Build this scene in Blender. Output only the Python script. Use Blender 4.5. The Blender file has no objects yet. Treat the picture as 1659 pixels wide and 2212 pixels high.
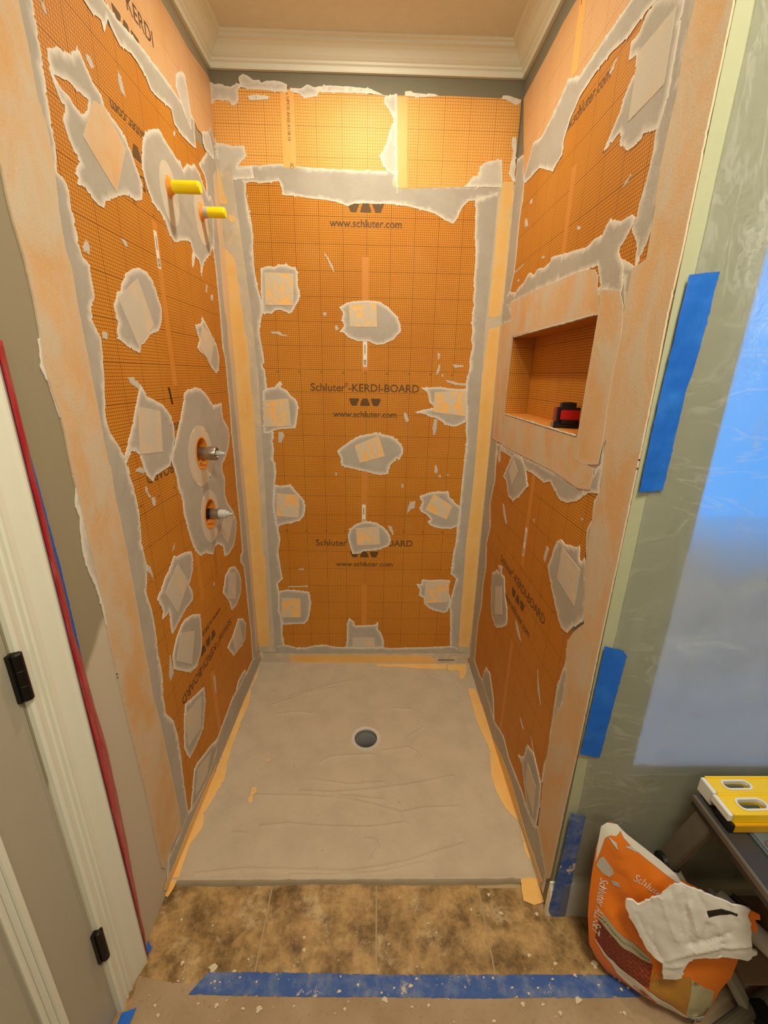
import bpy, bmesh, math, random
import numpy as np
from mathutils import Vector, Matrix, noise
from mathutils.geometry import delaunay_2d_cdt
random.seed(4)
C = bpy.context.scene.collection
PI = math.pi
W, D, H = 1.2, 1.178, 2.743          # alcove width, depth, ceiling height (m)

# ------------------------------------------------------------------ camera
cam_data = bpy.data.cameras.new('camera'); cam = bpy.data.objects.new('camera', cam_data); C.objects.link(cam)
cam_data.sensor_fit = 'HORIZONTAL'; cam_data.sensor_width = 36.0
cam_data.lens = 911.87 / 1659.0 * 36.0
cam_data.clip_start = 0.02
pitch, yaw, roll = -0.3149, 0.0214, 0.0193
fw = Vector((math.sin(yaw) * math.cos(pitch), math.cos(yaw) * math.cos(pitch), math.sin(pitch)))
rt0 = Vector((math.cos(yaw), -math.sin(yaw), 0)); up0 = rt0.cross(fw)
rt = math.cos(roll) * rt0 + math.sin(roll) * up0; upv = -math.sin(roll) * rt0 + math.cos(roll) * up0
cam.matrix_world = Matrix(((rt.x, upv.x, -fw.x, 0.6499), (rt.y, upv.y, -fw.y, -2.0393), (rt.z, upv.z, -fw.z, 1.5835), (0, 0, 0, 1)))
bpy.context.scene.camera = cam

# ------------------------------------------------------------------ sky, lamps, exposure
world = bpy.data.worlds.new('world'); bpy.context.scene.world = world; world.use_nodes = True
world.node_tree.nodes['Background'].inputs[0].default_value = (0.10, 0.42, 1.0, 1)
world.node_tree.nodes['Background'].inputs[1].default_value = 1.1
def lamp(name, kind, loc, energy, color, size, rot=(0, 0, 0), **kw):
    l = bpy.data.lights.new(name, kind); l.energy = energy; l.color = color
    if kind == 'AREA': l.shape = kw.get('shape', 'DISK'); l.size = size
    else: l.shadow_soft_size = size
    if 'size_y' in kw: l.size_y = kw['size_y']
    o = bpy.data.objects.new(name, l); o.location = loc; o.rotation_euler = rot; C.objects.link(o); return o
WARM = (0.97, 0.90, 0.70)
lamp('shower_can_lamp', 'AREA', (0.6, -0.49, 2.730), 11.0, WARM, 0.11)
lamp('room_ceiling_lamp', 'AREA', (1.05, -1.98, 2.70), 33.0, WARM, 0.55)
lamp('rear_fill_lamp', 'AREA', (0.75, -3.24, 2.25), 13.0, WARM, 1.1, (math.radians(90), 0, 0), shape='RECTANGLE', size_y=0.2)  # unseen fill lamp behind the camera, added to lift the low shower walls
vs = bpy.context.scene.view_settings
vs.view_transform = 'Standard'; vs.look = 'None'; vs.exposure = 0.0; vs.gamma = 1.0; vs.use_curve_mapping = False

# outlines of thinset and fabric pieces, millimetres on each wall or floor plane
TRACE = {
  'back': {
  'thinset': [('margin_left',[(111,2308),(108,2269),(113,2223),(118,2168),(113,2275),(114,2251),(118,2210),(124,2165),(126,2116),(122,2079),(121,2044),(121,2009),(126,1961),(133,1918),(145,1872),(146,1832),(135,1801),(125,1754),(128,1718),(135,1668),(139,1623),(126,1615),(131,1601),(138,1591),(140,1547),(142,1511),(150,1463),(153,1378),(158,1319),(160,1289),(151,1268),(158,1232),(151,1198),(151,1178),(159,1163),(161,1116),(150,1053),(149,948),(154,839),(155,796),(161,762),(146,700),(150,638),(154,593),(161,538),(133,510),(136,472),(145,367),(145,254),(140,199),(146,132),(147,125),(137,65),(7,39),(1,1195),(1,1758),(1,2298),(1,2390),(70,2392)]),('margin_bottom',[(147,125),(190,115),(216,105),(269,108),(323,123),(375,127),(428,114),(499,111),(605,110),(707,111),(747,106),(871,112),(960,115),(1084,122),(1189,122),(1192,47),(10,39),(10,114)]),('margin_right',[(1084,122),(1070,336),(1062,390),(1072,453),(1077,482),(1088,547),(1058,575),(1061,693),(1072,764),(1071,855),(1077,948),(1079,1130),(1081,1065),(1081,1129),(1083,1222),(1085,1299),(1076,1337),(1077,1373),(1066,1460),(1062,1545),(1066,1578),(1075,1628),(1069,1641),(1078,1711),(1071,1738),(1073,1777),(1067,1802),(1067,1853),(1071,1879),(1065,1903),(1068,1940),(1062,1977),(1063,2037),(1059,2107),(1052,2153),(1048,2243),(1042,2268),(1133,2301),(1198,2302),(1200,1710),(1200,1191),(1200,171),(1200,47)]),('margin_top',[(1042,2268),(1017,2268),(991,2244),(977,2208),(958,2185),(929,2195),(882,2218),(825,2232),(770,2242),(696,2249),(614,2249),(550,2247),(522,2237),(477,2251),(422,2258),(368,2260),(332,2267),(259,2269),(252,2303),(244,2317),(176,2308),(136,2312),(111,2308),(66,2331),(71,2363),(140,2367),(247,2374),(300,2371),(371,2365),(496,2362),(649,2362),(711,2361),(717,2314),(994,2323),(1144,2331),(1161,2302)]),('seam',[(666,2598),(712,2608),(723,2284),(712,2345),(680,2359),(662,2381),(648,2410),(674,2447),(686,2491),(703,2526),(685,2554),(663,2581)]),('lump_left',[(1,2459),(6,2438),(71,2428),(115,2430),(119,2404),(114,2388),(85,2367),(79,2355),(140,2362),(146,2323),(11,2313),(2,2394)]),('top_left',[(1,2625),(7,2625),(18,2618),(37,2621),(55,2615),(79,2613),(96,2620),(115,2624),(111,2637),(113,2645),(127,2652),(144,2649),(166,2635),(183,2635),(199,2628),(218,2635),(252,2635),(275,2632),(293,2626),(291,2603),(250,2604),(202,2606),(154,2607),(117,2613),(107,2607),(104,2576),(98,2563),(86,2556),(76,2558),(70,2570),(44,2571),(27,2572),(12,2568),(6,2557),(1,2558),(1,2593)]),('top_mid',[(304,2616),(346,2614),(368,2628),(397,2620),(449,2627),(551,2624),(610,2621),(645,2609),(666,2600),(619,2606),(499,2606),(414,2605),(405,2592),(362,2586),(337,2599),(303,2605)]),('top_right',[(743,2616),(765,2619),(773,2613),(817,2611),(860,2611),(877,2605),(808,2600),(744,2602)]),('corner_right',[(1115,2604),(1122,2613),(1141,2614),(1159,2610),(1179,2606),(1194,2601),(1190,2592),(1176,2585),(1161,2590),(1140,2601)]),('lump_right',[(990,2315),(1008,2325),(1024,2348),(1048,2351),(1053,2383),(1074,2400),(1138,2410),(1150,2317)]),('streak_right',[(1173,2483),(1188,2481),(1193,2441),(1191,2416),(1197,2387),(1195,2361),(1200,2336),(1190,2338),(1177,2357),(1173,2394),(1179,2411),(1180,2440),(1171,2461)]),('lump_high',[(139,2587),(177,2592),(225,2587),(219,2581),(183,2575),(147,2574)])],
  'square': [],
  'smear': [[(167,1752),(197,1756),(216,1753),(227,1745),(250,1740),(223,1738),(201,1746)],[(420,2068),(434,2052),(456,2017),(461,1994),(452,2004),(438,2033)],[(778,1417),(791,1409),(804,1378),(795,1368),(781,1389)],[(923,1384),(936,1388),(938,1347),(931,1314),(923,1310),(917,1347)],[(965,1565),(998,1560),(1031,1551),(1067,1551),(1065,1540),(1015,1543),(974,1554)],[(923,1680),(933,1679),(933,1655),(925,1651)],[(931,1632),(939,1629),(932,1595),(923,1585),(921,1591)],[(993,1633),(1045,1629),(1041,1625),(1006,1619)],[(183,1310),(204,1317),(209,1294),(196,1261),(180,1265)],[(407,1834),(422,1840),(423,1828),(414,1821)],[(459,1783),(470,1788),(475,1771),(462,1769)],[(948,1591),(956,1588),(955,1576),(947,1580)],[(777,1070),(785,1066),(789,1050),(779,1050)],[(825,973),(851,978),(848,941),(831,936),(812,915),(814,944)],[(939,1163),(946,1166),(956,1136),(947,1124),(939,1128)],[(959,1116),(971,1113),(970,1103),(961,1105)],[(994,1115),(1013,1120),(1010,1112)],[(715,844),(734,842),(747,799),(739,795),(726,821)],[(247,598),(272,600),(275,592),(248,591)],[(184,493),(293,500),(291,492),(187,487)],[(449,1119),(455,1121),(457,1105),(452,1103)]],
  'band': [('left_strip',[(1,2383),(56,2384),(93,1877),(106,1591),(104,1197),(94,564),(93,77),(4,77),(1,1195),(1,1758),(1,2266)]),('right_strip',[(1200,2327),(1136,2325),(1128,1805),(1136,1336),(1133,814),(1134,84),(1200,85),(1200,1191),(1200,1710)]),('bottom_strip',[(17,67),(1188,75),(1196,9),(2,4)])],
  'kerdi': [('left_piece',[(1,2608),(261,2613),(709,2602),(716,2361),(496,2360),(300,2368),(69,2363),(5,2361),(1,2494)]),('right_piece',[(709,2603),(929,2607),(1194,2604),(1195,2525),(1194,2409),(1193,2322),(995,2315),(718,2302)])],
  'blobs': [([(148,2004),(176,2012),(206,2010),(228,2020),(261,2019),(297,2007),(304,1991),(303,1934),(311,1914),(307,1887),(282,1846),(262,1829),(225,1844),(203,1843),(183,1826),(145,1829),(144,1843),(144,1924)],[(162,1988),(287,1987),(281,1863),(159,1862)],[]),([(479,1860),(513,1878),(566,1887),(634,1889),(664,1881),(703,1858),(734,1827),(752,1796),(751,1764),(717,1731),(675,1712),(644,1711),(613,1722),(558,1724),(520,1738),(497,1759),(481,1758),(501,1787),(490,1815),(498,1833),(490,1846)],[(523,1871),(642,1880),(647,1783),(526,1782)],[]),([(122,1500),(139,1512),(183,1520),(200,1543),(212,1536),(207,1517),(234,1506),(245,1487),(272,1464),(283,1433),(276,1385),(266,1336),(237,1332),(196,1327),(163,1320),(137,1306),(113,1309)],[(118,1459),(239,1469),(246,1343),(119,1336)],[]),([(855,1528),(895,1529),(943,1534),(992,1527),(1069,1524),(1080,1382),(1065,1370),(1029,1353),(979,1360),(944,1388),(910,1395),(885,1407),(827,1416),(860,1427),(916,1436),(916,1451),(895,1463),(893,1490),(884,1510)],[(919,1510),(1062,1517),(1071,1402),(917,1420)],[]),([(461,1228),(491,1253),(549,1292),(599,1309),(649,1316),(707,1307),(749,1287),(775,1258),(781,1220),(760,1186),(752,1195),(718,1160),(708,1117),(662,1112),(615,1123),(554,1138),(515,1145),(481,1156),(478,1191)],[(545,1254),(661,1306),(692,1206),(570,1170)],[]),([(145,1051),(182,1050),(228,1056),(246,1030),(265,1010),(287,982),(297,937),(288,896),(267,870),(226,857),(186,848),(154,837),(142,835),(133,947)],[(158,1011),(263,1005),(269,949),(259,883),(149,891)],[]),([(871,1007),(933,1028),(1015,1033),(1021,1005),(1047,976),(1085,948),(1083,855),(1041,833),(988,834),(939,849),(918,866),(933,883),(912,908),(879,924),(874,941),(885,974)],[(941,1020),(1040,956),(1013,884),(902,933)],[]),([(509,788),(521,827),(553,853),(601,868),(657,862),(698,833),(727,795),(732,760),(720,734),(675,715),(626,706),(594,705),(561,687),(532,687),(524,722),(512,757)],[(551,831),(669,841),(677,742),(557,736)],[]),([(132,463),(183,473),(241,468),(299,460),(306,398),(299,339),(285,285),(267,265),(197,260),(141,257),(125,348)],[(148,425),(249,421),(247,305),(141,304)],[]),([(876,513),(906,513),(901,538),(1056,540),(1057,528),(1046,500),(1070,405),(1052,346),(1035,338),(982,355),(947,370),(924,394),(918,432),(892,446),(895,480)],[(922,525),(1052,533),(1055,407),(924,399)],[]),([(500,262),(513,302),(539,277),(543,252),(595,255),(648,258),(673,272),(672,233),(692,203),(706,162),(707,109),(490,107),(499,171)],[(530,176),(655,177),(656,119),(530,118)],[])],
  'exposed': [[(1,2074),(12,2067),(36,2045),(45,2019),(48,1965),(52,1887),(59,1812),(59,1758),(68,1722),(71,1638),(69,1546),(73,1476),(74,1376),(73,1288),(72,1182),(66,688),(77,652),(70,506),(70,411),(70,274),(60,123),(4,111),(1,410),(8,716),(1,1161),(3,1404),(5,1626),(2,1757),(3,1898)],[(3,2357),(13,2340),(19,2273),(33,2236),(18,2231),(1,2235),(1,2276)],[(35,2197),(55,2190),(56,2173),(40,2168),(28,2181)],[(1151,2335),(1195,2336),(1199,2260),(1193,2246),(1195,2167),(1197,2040),(1196,1918),(1191,1838),(1161,1832),(1138,1836),(1138,1917),(1141,1979),(1141,2086),(1142,2178),(1145,2245),(1148,2245),(1148,2302)],[(1195,1797),(1162,1790),(1145,1786),(1142,1752),(1137,1642),(1133,1560),(1133,1461),(1134,1344),(1135,1223),(1135,1081),(1124,736),(1126,610),(1127,459),(1127,323),(1130,160),(1130,119),(1189,119),(1199,223),(1199,441),(1195,737),(1199,1193),(1198,1462),(1196,1657)],[(177,60),(516,64),(784,64),(945,60),(1000,39),(1020,4),(605,4),(176,4)]],
},
  'left': {
  'thinset': [('edge_fringe',[(1160,1635),(1165,1604),(1168,1581),(1159,1558),(1153,1525),(1148,1485),(1140,1493),(1146,1534),(1149,1564),(1149,1605),(1149,1639)]),('edge_fringe_low',[(1145,1365),(1140,1351),(1156,1309),(1156,1289),(1152,1274),(1159,1242),(1166,1186),(1159,1136),(1149,1100),(1143,1047),(1142,994),(1129,960),(1118,1036),(1122,1136),(1123,1236),(1127,1307),(1130,1361)]),('edge_strip',[(1028,2269),(991,2245),(991,2232),(993,2206),(992,2166),(994,2120),(1000,2077),(1001,2032),(1004,1987),(1011,1958),(990,1953),(984,1936),(986,1913),(982,1886),(984,1848),(982,1863),(983,1836),(979,1817),(956,1805),(958,1781),(959,1739),(979,1711),(982,1685),(963,1653),(967,1612),(977,1566),(988,1520),(999,1474),(992,1436),(960,1392),(952,1371),(950,1354),(939,1318),(942,1345),(943,1317),(934,1287),(926,1219),(941,1117),(939,1119),(935,1046),(959,977),(947,920),(945,859),(953,784),(950,697),(960,639),(959,679),(968,565),(933,499),(924,431),(925,328),(934,232),(938,109),(926,85),(982,70),(1083,86),(1104,161),(1100,371),(1120,622),(1122,844),(1081,927),(1081,1117),(1086,1252),(1086,1392),(1086,1520),(1041,1543),(1044,1732),(1050,1844),(1057,1890),(1058,2013),(1059,2125),(1060,2188),(1057,2240)]),('upper_strip',[(854,2367),(812,2345),(787,2340),(751,2349),(745,2330),(721,2370),(700,2356),(677,2346),(624,2361),(587,2359),(551,2349),(530,2332),(475,2338),(402,2351),(390,2321),(336,2312),(262,2319),(220,2328),(220,2372),(214,2415),(319,2411),(423,2416),(515,2412),(595,2409),(675,2398),(736,2399),(777,2409)]),('corner_strip',[(207,2286),(186,2279),(160,2270),(149,2254),(149,2244),(167,2077),(153,2047),(136,2025),(130,1979),(128,1912),(127,1843),(130,1769),(135,1672),(116,1633),(114,1585),(116,1494),(114,1413),(124,1318),(119,1247),(118,1185),(123,1075),(119,901),(126,745),(123,774),(122,744),(153,741),(163,705),(124,664),(119,568),(117,422),(109,286),(121,118),(22,41),(1,93),(1,711),(8,1197),(1,1758),(1,2267),(8,2447),(48,2473),(124,2397),(113,2359)]),('floor_strip',[(121,118),(168,119),(191,118),(230,117),(265,133),(356,141),(435,152),(541,138),(637,125),(692,130),(777,109),(853,99),(932,91),(940,104),(1000,95),(1091,98),(1117,29),(1128,10),(1110,4),(775,5),(429,4),(9,4),(1,68)]),('skim_upper',[(333,2475),(291,2505),(259,2514),(251,2482),(238,2421),(244,2357),(267,2364),(319,2411),(346,2433)]),('skim_corner',[(141,2413),(81,2438),(58,2431),(41,2398),(36,2370),(58,2363),(127,2363),(147,2373)])],
  'blobs': [([(972,2173),(938,2194),(903,2205),(873,2226),(865,2239),(858,2227),(842,2212),(826,2196),(799,2189),(794,2169),(759,2161),(717,2149),(695,2126),(675,2093),(656,2065),(668,2024),(707,2011),(753,2007),(799,1987),(851,1960),(862,1944),(886,1943),(911,1953),(924,1963),(950,1959),(941,1974),(952,1978),(931,2006),(951,2036),(962,2067),(948,2089),(962,2103),(970,2119),(975,2131),(978,2148)],[(838,2159),(797,2167),(721,2117),(797,1997),(903,2065)],[[(967,2136),(925,2149),(887,2148),(856,2150),(866,2126),(890,2108),(912,2114),(929,2122),(955,2126)]]),([(630,2153),(643,2116),(637,2084),(624,2058),(602,2035),(569,2027),(540,2014),(524,1989),(503,1975),(478,1971),(453,1984),(384,2003),(360,2001),(347,1981),(361,1955),(367,1924),(350,1939),(332,1969),(301,1962),(288,1948),(291,1913),(266,1953),(250,1968),(215,1991),(180,2007),(147,2041),(127,2040),(117,2089),(93,2198),(117,2225),(145,2205),(186,2238),(214,2260),(250,2270),(287,2249),(312,2248),(342,2226),(357,2212),(375,2227),(407,2226),(426,2232),(484,2244),(491,2252),(509,2254),(551,2235),(598,2205),(618,2179),(632,2145)],0,[]),([(835,1791),(810,1817),(768,1837),(734,1846),(702,1845),(669,1826),(655,1795),(638,1760),(648,1725),(677,1692),(726,1679),(786,1647),(800,1626),(843,1636),(881,1652),(897,1655),(883,1688),(886,1713),(886,1734),(870,1753),(863,1767),(845,1772)],[(755,1817),(700,1707),(803,1642),(867,1752)],[]),([(400,1737),(341,1749),(326,1774),(301,1758),(256,1724),(208,1688),(186,1641),(211,1586),(241,1574),(285,1597),(337,1636),(402,1659),(373,1688)],[(335,1744),(221,1704),(290,1609),(386,1666)],[]),([(821,1545),(801,1515),(758,1500),(711,1483),(670,1447),(659,1412),(666,1373),(694,1332),(720,1298),(767,1293),(816,1290),(834,1275),(865,1301),(880,1361),(913,1380),(951,1350),(949,1370),(895,1439),(855,1497)],[(853,1489),(735,1467),(756,1348),(879,1363)],[]),([(554,1511),(521,1522),(456,1528),(413,1521),(364,1498),(308,1454),(212,1458),(217,1424),(211,1392),(161,1348),(155,1311),(178,1270),(239,1223),(272,1215),(284,1192),(261,1147),(281,1078),(260,1038),(198,979),(167,920),(188,869),(231,824),(303,813),(355,821),(361,870),(412,903),(448,907),(473,885),(556,925),(587,928),(627,969),(644,1011),(658,1058),(672,1123),(668,1167),(688,1216),(685,1249),(704,1302),(710,1320),(653,1377),(614,1424),(574,1475)],[(304,998),(206,953),(305,863),(377,938)],[]),([(756,1002),(722,999),(679,987),(653,976),(649,940),(664,906),(704,871),(685,834),(693,805),(752,803),(820,786),(861,774),(860,817),(856,857),(903,856),(889,877),(894,896),(913,931),(863,964),(808,993),(777,1015)],[(762,980),(708,887),(809,823),(866,929)],[]),([(708,755),(650,721),(660,631),(679,583),(732,551),(784,566),(849,629),(883,660),(877,706),(840,746),(789,771),(752,770)],[(809,748),(712,691),(767,588),(861,675)],[]),([(306,749),(247,727),(201,674),(180,620),(207,558),(275,540),(340,548),(362,609),(417,680),(370,740)],[(333,739),(237,692),(283,573),(369,622)],[]),([(270,462),(207,425),(173,373),(202,303),(260,303),(376,332),(439,420),(365,429)],[(265,449),(240,322),(357,341),(368,419)],[]),([(864,460),(847,487),(750,450),(696,432),(702,367),(752,281),(825,273),(878,276),(899,343)],[(854,450),(730,421),(768,309),(874,326)],[]),([(857,202),(823,200),(700,152),(638,120),(666,75),(770,48),(885,66),(925,81)],[(835,176),(718,133),(773,79),(876,97)],[]),([(245,151),(238,128),(276,125),(327,125),(383,130),(392,149),(353,170),(285,166)],0,[])],
  'smear': [[(970,1837),(950,1858),(943,1846),(952,1826),(967,1828)],[(876,1564),(850,1565),(824,1547),(798,1523),(792,1517),(836,1533),(869,1550)],[(906,1328),(869,1317),(875,1310),(912,1321)],[(810,1897),(786,1897),(775,1885),(790,1883)],[(952,1668),(929,1666),(939,1651),(954,1654)],[(216,1862),(189,1871),(193,1846),(216,1845)],[(249,1894),(237,1893),(252,1864),(263,1867)],[(854,1231),(834,1229),(833,1210),(846,1201),(856,1213)],[(877,1272),(866,1266),(867,1252),(856,1235),(866,1236),(879,1254)],[(907,1325),(887,1331),(867,1317),(876,1308),(895,1315)],[(937,1061),(917,1041),(912,1016),(913,993),(921,1017),(937,1039)],[(893,722),(887,700),(886,649),(910,635),(916,656)],[(597,410),(592,383),(598,317),(609,324),(609,391)],[(758,1052),(772,1034),(781,1031),(770,1045)],[(492,775),(489,753),(504,763)],[(706,2285),(691,2278),(681,2242),(702,2241),(707,2261)],[(839,2240),(822,2245),(809,2232),(823,2222),(836,2231)],[(967,2247),(956,2252),(953,2234),(959,2233)],[(395,2303),(385,2299),(396,2283),(405,2286)]],
  'band': [('edge_band',[(1167,1942),(1160,1906),(1161,1860),(1159,1826),(1157,1814),(1151,1771),(1150,1704),(1153,1650),(1161,1599),(1158,1561),(1154,1534),(1146,1491),(1144,1452),(1146,1400),(1146,1397),(1146,1352),(1142,1305),(1142,1243),(1141,1145),(1137,1047),(1142,948),(1141,838),(1141,859),(1137,694),(1132,556),(1126,405),(1128,279),(1127,119),(1114,91),(1074,116),(1042,112),(998,101),(990,171),(997,376),(1004,563),(1017,678),(1013,759),(1015,859),(1013,965),(1013,1084),(1015,1188),(1019,1283),(1016,1360),(1020,1364),(1023,1417),(1022,1497),(1024,1563),(1025,1648),(1026,1711),(1023,1786),(1032,1816),(1029,1886),(1020,1955),(1017,2019),(1030,2069),(1030,2142),(1033,2205),(1036,2244),(1040,2273),(1151,2148)])],
  'exposed': [[(1121,8),(1140,35),(1127,45),(1055,41),(935,46),(821,44),(691,36),(740,12),(900,16),(1038,6)]],
  'kerdi': [('upper',[(735,2403),(675,2398),(595,2409),(515,2412),(423,2416),(319,2411),(215,2412),(183,2398),(142,2402),(41,2437),(8,2426),(1,2633),(15,2635),(201,2611),(313,2615),(378,2614),(444,2618),(777,2409)])],
  'exposed_pale': [[(65,2305),(64,2275),(69,2211),(67,2147),(68,2081),(70,2014),(74,1898),(72,1827),(55,1777),(64,1676),(53,1598),(54,1505),(50,1408),(43,1322),(48,1205),(44,741),(40,617),(45,474),(47,342),(57,151),(50,106),(1,154),(1,714),(15,1198),(7,1758),(8,2063),(12,2294),(31,2333)]],
},
  'right': {
  'thinset': [('upper_strip',[(126,2305),(155,2325),(211,2379),(288,2360),(380,2375),(485,2413),(570,2375),(692,2377),(818,2375),(867,2370),(972,2300),(933,2302),(888,2308),(830,2306),(749,2323),(669,2326),(590,2319),(539,2293),(507,2257),(509,2220),(440,2206),(307,2266),(154,2277)]),('edge_strip',[(1009,2272),(1006,2242),(1013,2182),(1023,2114),(1014,2054),(1017,2016),(1011,1972),(1000,1939),(998,1910),(986,1893),(1015,1861),(1026,1813),(929,1860),(989,1799),(1010,1741),(1014,1664),(1016,1543),(1028,1414),(1035,1328),(1046,1320),(1032,1291),(1036,1244),(1022,1208),(1031,1174),(1047,1129),(1057,1168),(1064,1253),(1068,1326),(1051,1373),(1040,1523),(1023,1702),(1031,1809),(1074,1887),(1065,1970),(1067,2013),(1071,2080),(1068,2151),(1073,2213),(1066,2239)]),('corner_strip',[(112,2385),(116,2354),(120,2324),(141,2284),(138,2266),(142,2224),(133,2204),(125,2154),(129,2099),(130,2034),(125,1979),(97,1920),(66,1908),(108,1330),(134,1288),(148,1193),(130,1256),(156,1130),(115,1005),(156,896),(122,799),(154,682),(133,569),(145,470),(112,341),(112,227),(124,119),(85,87),(12,56),(1,727),(4,1215),(8,1729),(1,2234),(10,2370),(7,2409),(80,2395)]),('floor_strip',[(124,119),(240,117),(299,136),(300,135),(526,104),(657,153),(737,127),(830,138),(901,143),(957,137),(1016,147),(1051,179),(1084,151),(1142,106),(1148,75),(1146,23),(1003,11),(788,4),(415,4),(17,4),(7,100)]),('niche_top',[(998,1910),(976,1923),(931,1924),(881,1945),(863,1934),(853,1920),(812,1921),(772,1913),(524,1947),(518,1934),(461,1930),(406,1940),(368,1926),(329,1944),(303,1943),(268,1923),(211,1918),(169,1905),(97,1920),(22,1916),(6,1831),(143,1870),(598,1864),(853,1852),(890,1790),(939,1777),(987,1767),(988,1781),(982,1819),(945,1860)]),('niche_corner',[(1,1902),(99,1872),(164,1813),(163,1797),(49,1801),(1,1800)]),('niche_bottom',[(116,1293),(139,1258),(189,1217),(194,1273),(240,1276),(294,1275),(363,1272),(476,1294),(530,1259),(592,1264),(665,1259),(709,1257),(755,1273),(800,1253),(842,1238),(891,1244),(939,1263),(975,1284),(996,1303),(1048,1315),(1041,1387),(1020,1378),(990,1318),(842,1313),(527,1303),(173,1302)]),('low_strip',[(1032,803),(1011,715),(1016,622),(1020,529),(1025,459),(1014,405),(1019,359),(1012,317),(1031,357),(1034,464),(1035,569),(1062,697),(1055,791),(1034,834)])],
  'blobs': [([(901,2302),(879,2284),(849,2286),(848,2254),(881,2246),(890,2219),(862,2195),(848,2179),(846,2165),(786,2111),(829,2115),(862,2119),(872,2090),(914,2064),(952,2060),(972,2068),(1019,2055),(1038,2096),(1036,2169),(1034,2238),(1017,2262),(942,2306)],[(893,2245),(1010,2244),(1014,2126),(893,2124)],[]),([(371,1294),(476,1294),(527,1267),(556,1224),(574,1210),(553,1195),(499,1152),(437,1114),(371,1115),(316,1169),(269,1174),(312,1226)],[(378,1275),(453,1237),(401,1170),(342,1217)],[]),([(889,1131),(867,1119),(853,1093),(844,1052),(828,1015),(860,980),(890,953),(918,927),(949,903),(976,888),(1016,894),(1031,920),(1084,977),(1089,1010),(1071,1071),(1047,1129),(1034,1137),(1023,1118),(1010,1126),(1002,1159),(988,1146),(953,1138),(916,1127)],[(904,1114),(1027,1098),(1029,989),(906,1011)],[]),([(263,714),(304,737),(318,757),(357,761),(345,794),(398,808),(393,796),(393,772),(437,779),(460,730),(485,699),(513,671),(533,630),(529,604),(473,558),(409,514),(379,509),(364,520),(332,516),(299,559),(277,630)],[(335,681),(415,726),(465,615),(376,560)],[]),([(881,346),(935,370),(992,342),(1021,323),(1034,257),(1035,161),(983,136),(936,158),(883,212),(865,240),(819,230),(867,273)],[(907,293),(990,284),(1008,170),(914,202)],[]),([(327,232),(389,259),(482,190),(526,104),(290,127),(302,197)],0,[])],
  'smear': [[(199,2150),(219,2143),(240,2114),(203,2121),(210,2131)],[(131,1987),(186,1986),(250,1991),(245,1987),(188,1982),(141,1980)],[(435,1971),(460,1963),(453,1959),(432,1964)],[(177,1949),(205,1946),(204,1938),(184,1941)],[(918,1998),(928,2005),(946,2007),(931,1998),(916,1994)],[(755,2283),(781,2294),(790,2295),(780,2285),(766,2275)],[(237,2195),(263,2191),(260,2178),(238,2184)],[(195,2142),(223,2139),(240,2116),(212,2119)],[(690,1984),(706,1980),(712,1970),(695,1974)],[(301,1062),(323,1063),(387,1002),(372,994),(331,1022)],[(659,1115),(672,1120),(672,1104)],[(619,685),(642,684),(699,647),(679,643),(636,658)],[(156,1294),(188,1288),(206,1226),(195,1224)],[(798,1070),(818,1070),(802,1016),(787,1026)],[(787,377),(802,374),(836,367),(822,359),(798,365)],[(867,654),(895,611),(930,561),(892,593)],[(892,402),(916,389),(936,366),(913,380)],[(981,1228),(990,1231),(990,1223)]],
  'band': [('edge_band',[(1063,2241),(1070,2215),(1063,2154),(1066,2082),(1059,2024),(1057,1974),(1066,1890),(1067,1817),(1020,1811),(1015,1702),(1016,1543),(1019,1412),(1038,1445),(1055,1329),(1044,1275),(1040,1195),(1047,1129),(1076,1038),(1092,975),(1052,926),(1026,877),(1041,801),(1027,854),(1054,790),(1064,690),(1024,601),(1028,562),(1025,459),(1030,360),(1039,290),(1050,183),(1109,139),(1146,111),(1152,93),(1165,126),(1168,424),(1173,632),(1174,959),(1177,1191),(1177,1352),(1177,1453),(1177,1403),(1177,1551),(1173,1702),(1177,1807),(1177,1819),(1177,1916),(1176,1993),(1177,2076),(1177,2125),(1177,2161)])],
  'exposed': [('niche_top',[(120,1873),(374,1874),(597,1865),(734,1860),(790,1856),(839,1847),(867,1826),(870,1802),(888,1778),(900,1734),(198,1741),(163,1797)]),('niche_left',[(1,1798),(47,1806),(161,1801),(193,1741),(200,1437),(200,1396),(218,1305),(53,1306),(1,1593)]),('niche_bottom',[(204,1428),(616,1427),(890,1429),(906,1376),(968,1371),(1007,1369),(1005,1313),(945,1301),(764,1310),(515,1305),(219,1302)]),('niche_right',[(892,1785),(906,1789),(985,1774),(1012,1738),(1025,1672),(1018,1605),(1020,1518),(1025,1450),(1024,1382),(952,1368),(901,1372),(893,1431),(900,1734)]),[(508,6),(593,37),(699,64),(807,72),(903,59),(988,52),(1061,57),(1134,57),(1125,36),(1057,34),(957,27),(843,18),(709,13),(597,4)]],
  'kerdi': [('upper',[(127,2302),(294,2303),(432,2299),(571,2373),(693,2375),(819,2372),(867,2370),(555,2574),(473,2595),(383,2604),(259,2598),(18,2599)])],
},
  'floor': {
  'pan': [[(9,18),(1192,9),(1196,427),(1200,787),(1201,1049),(1203,1101),(1168,1102),(800,1103),(667,1098),(496,1091),(330,1094),(167,1100),(23,1095),(-1,1095),(-3,983),(-2,771),(1,431)]],
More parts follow.
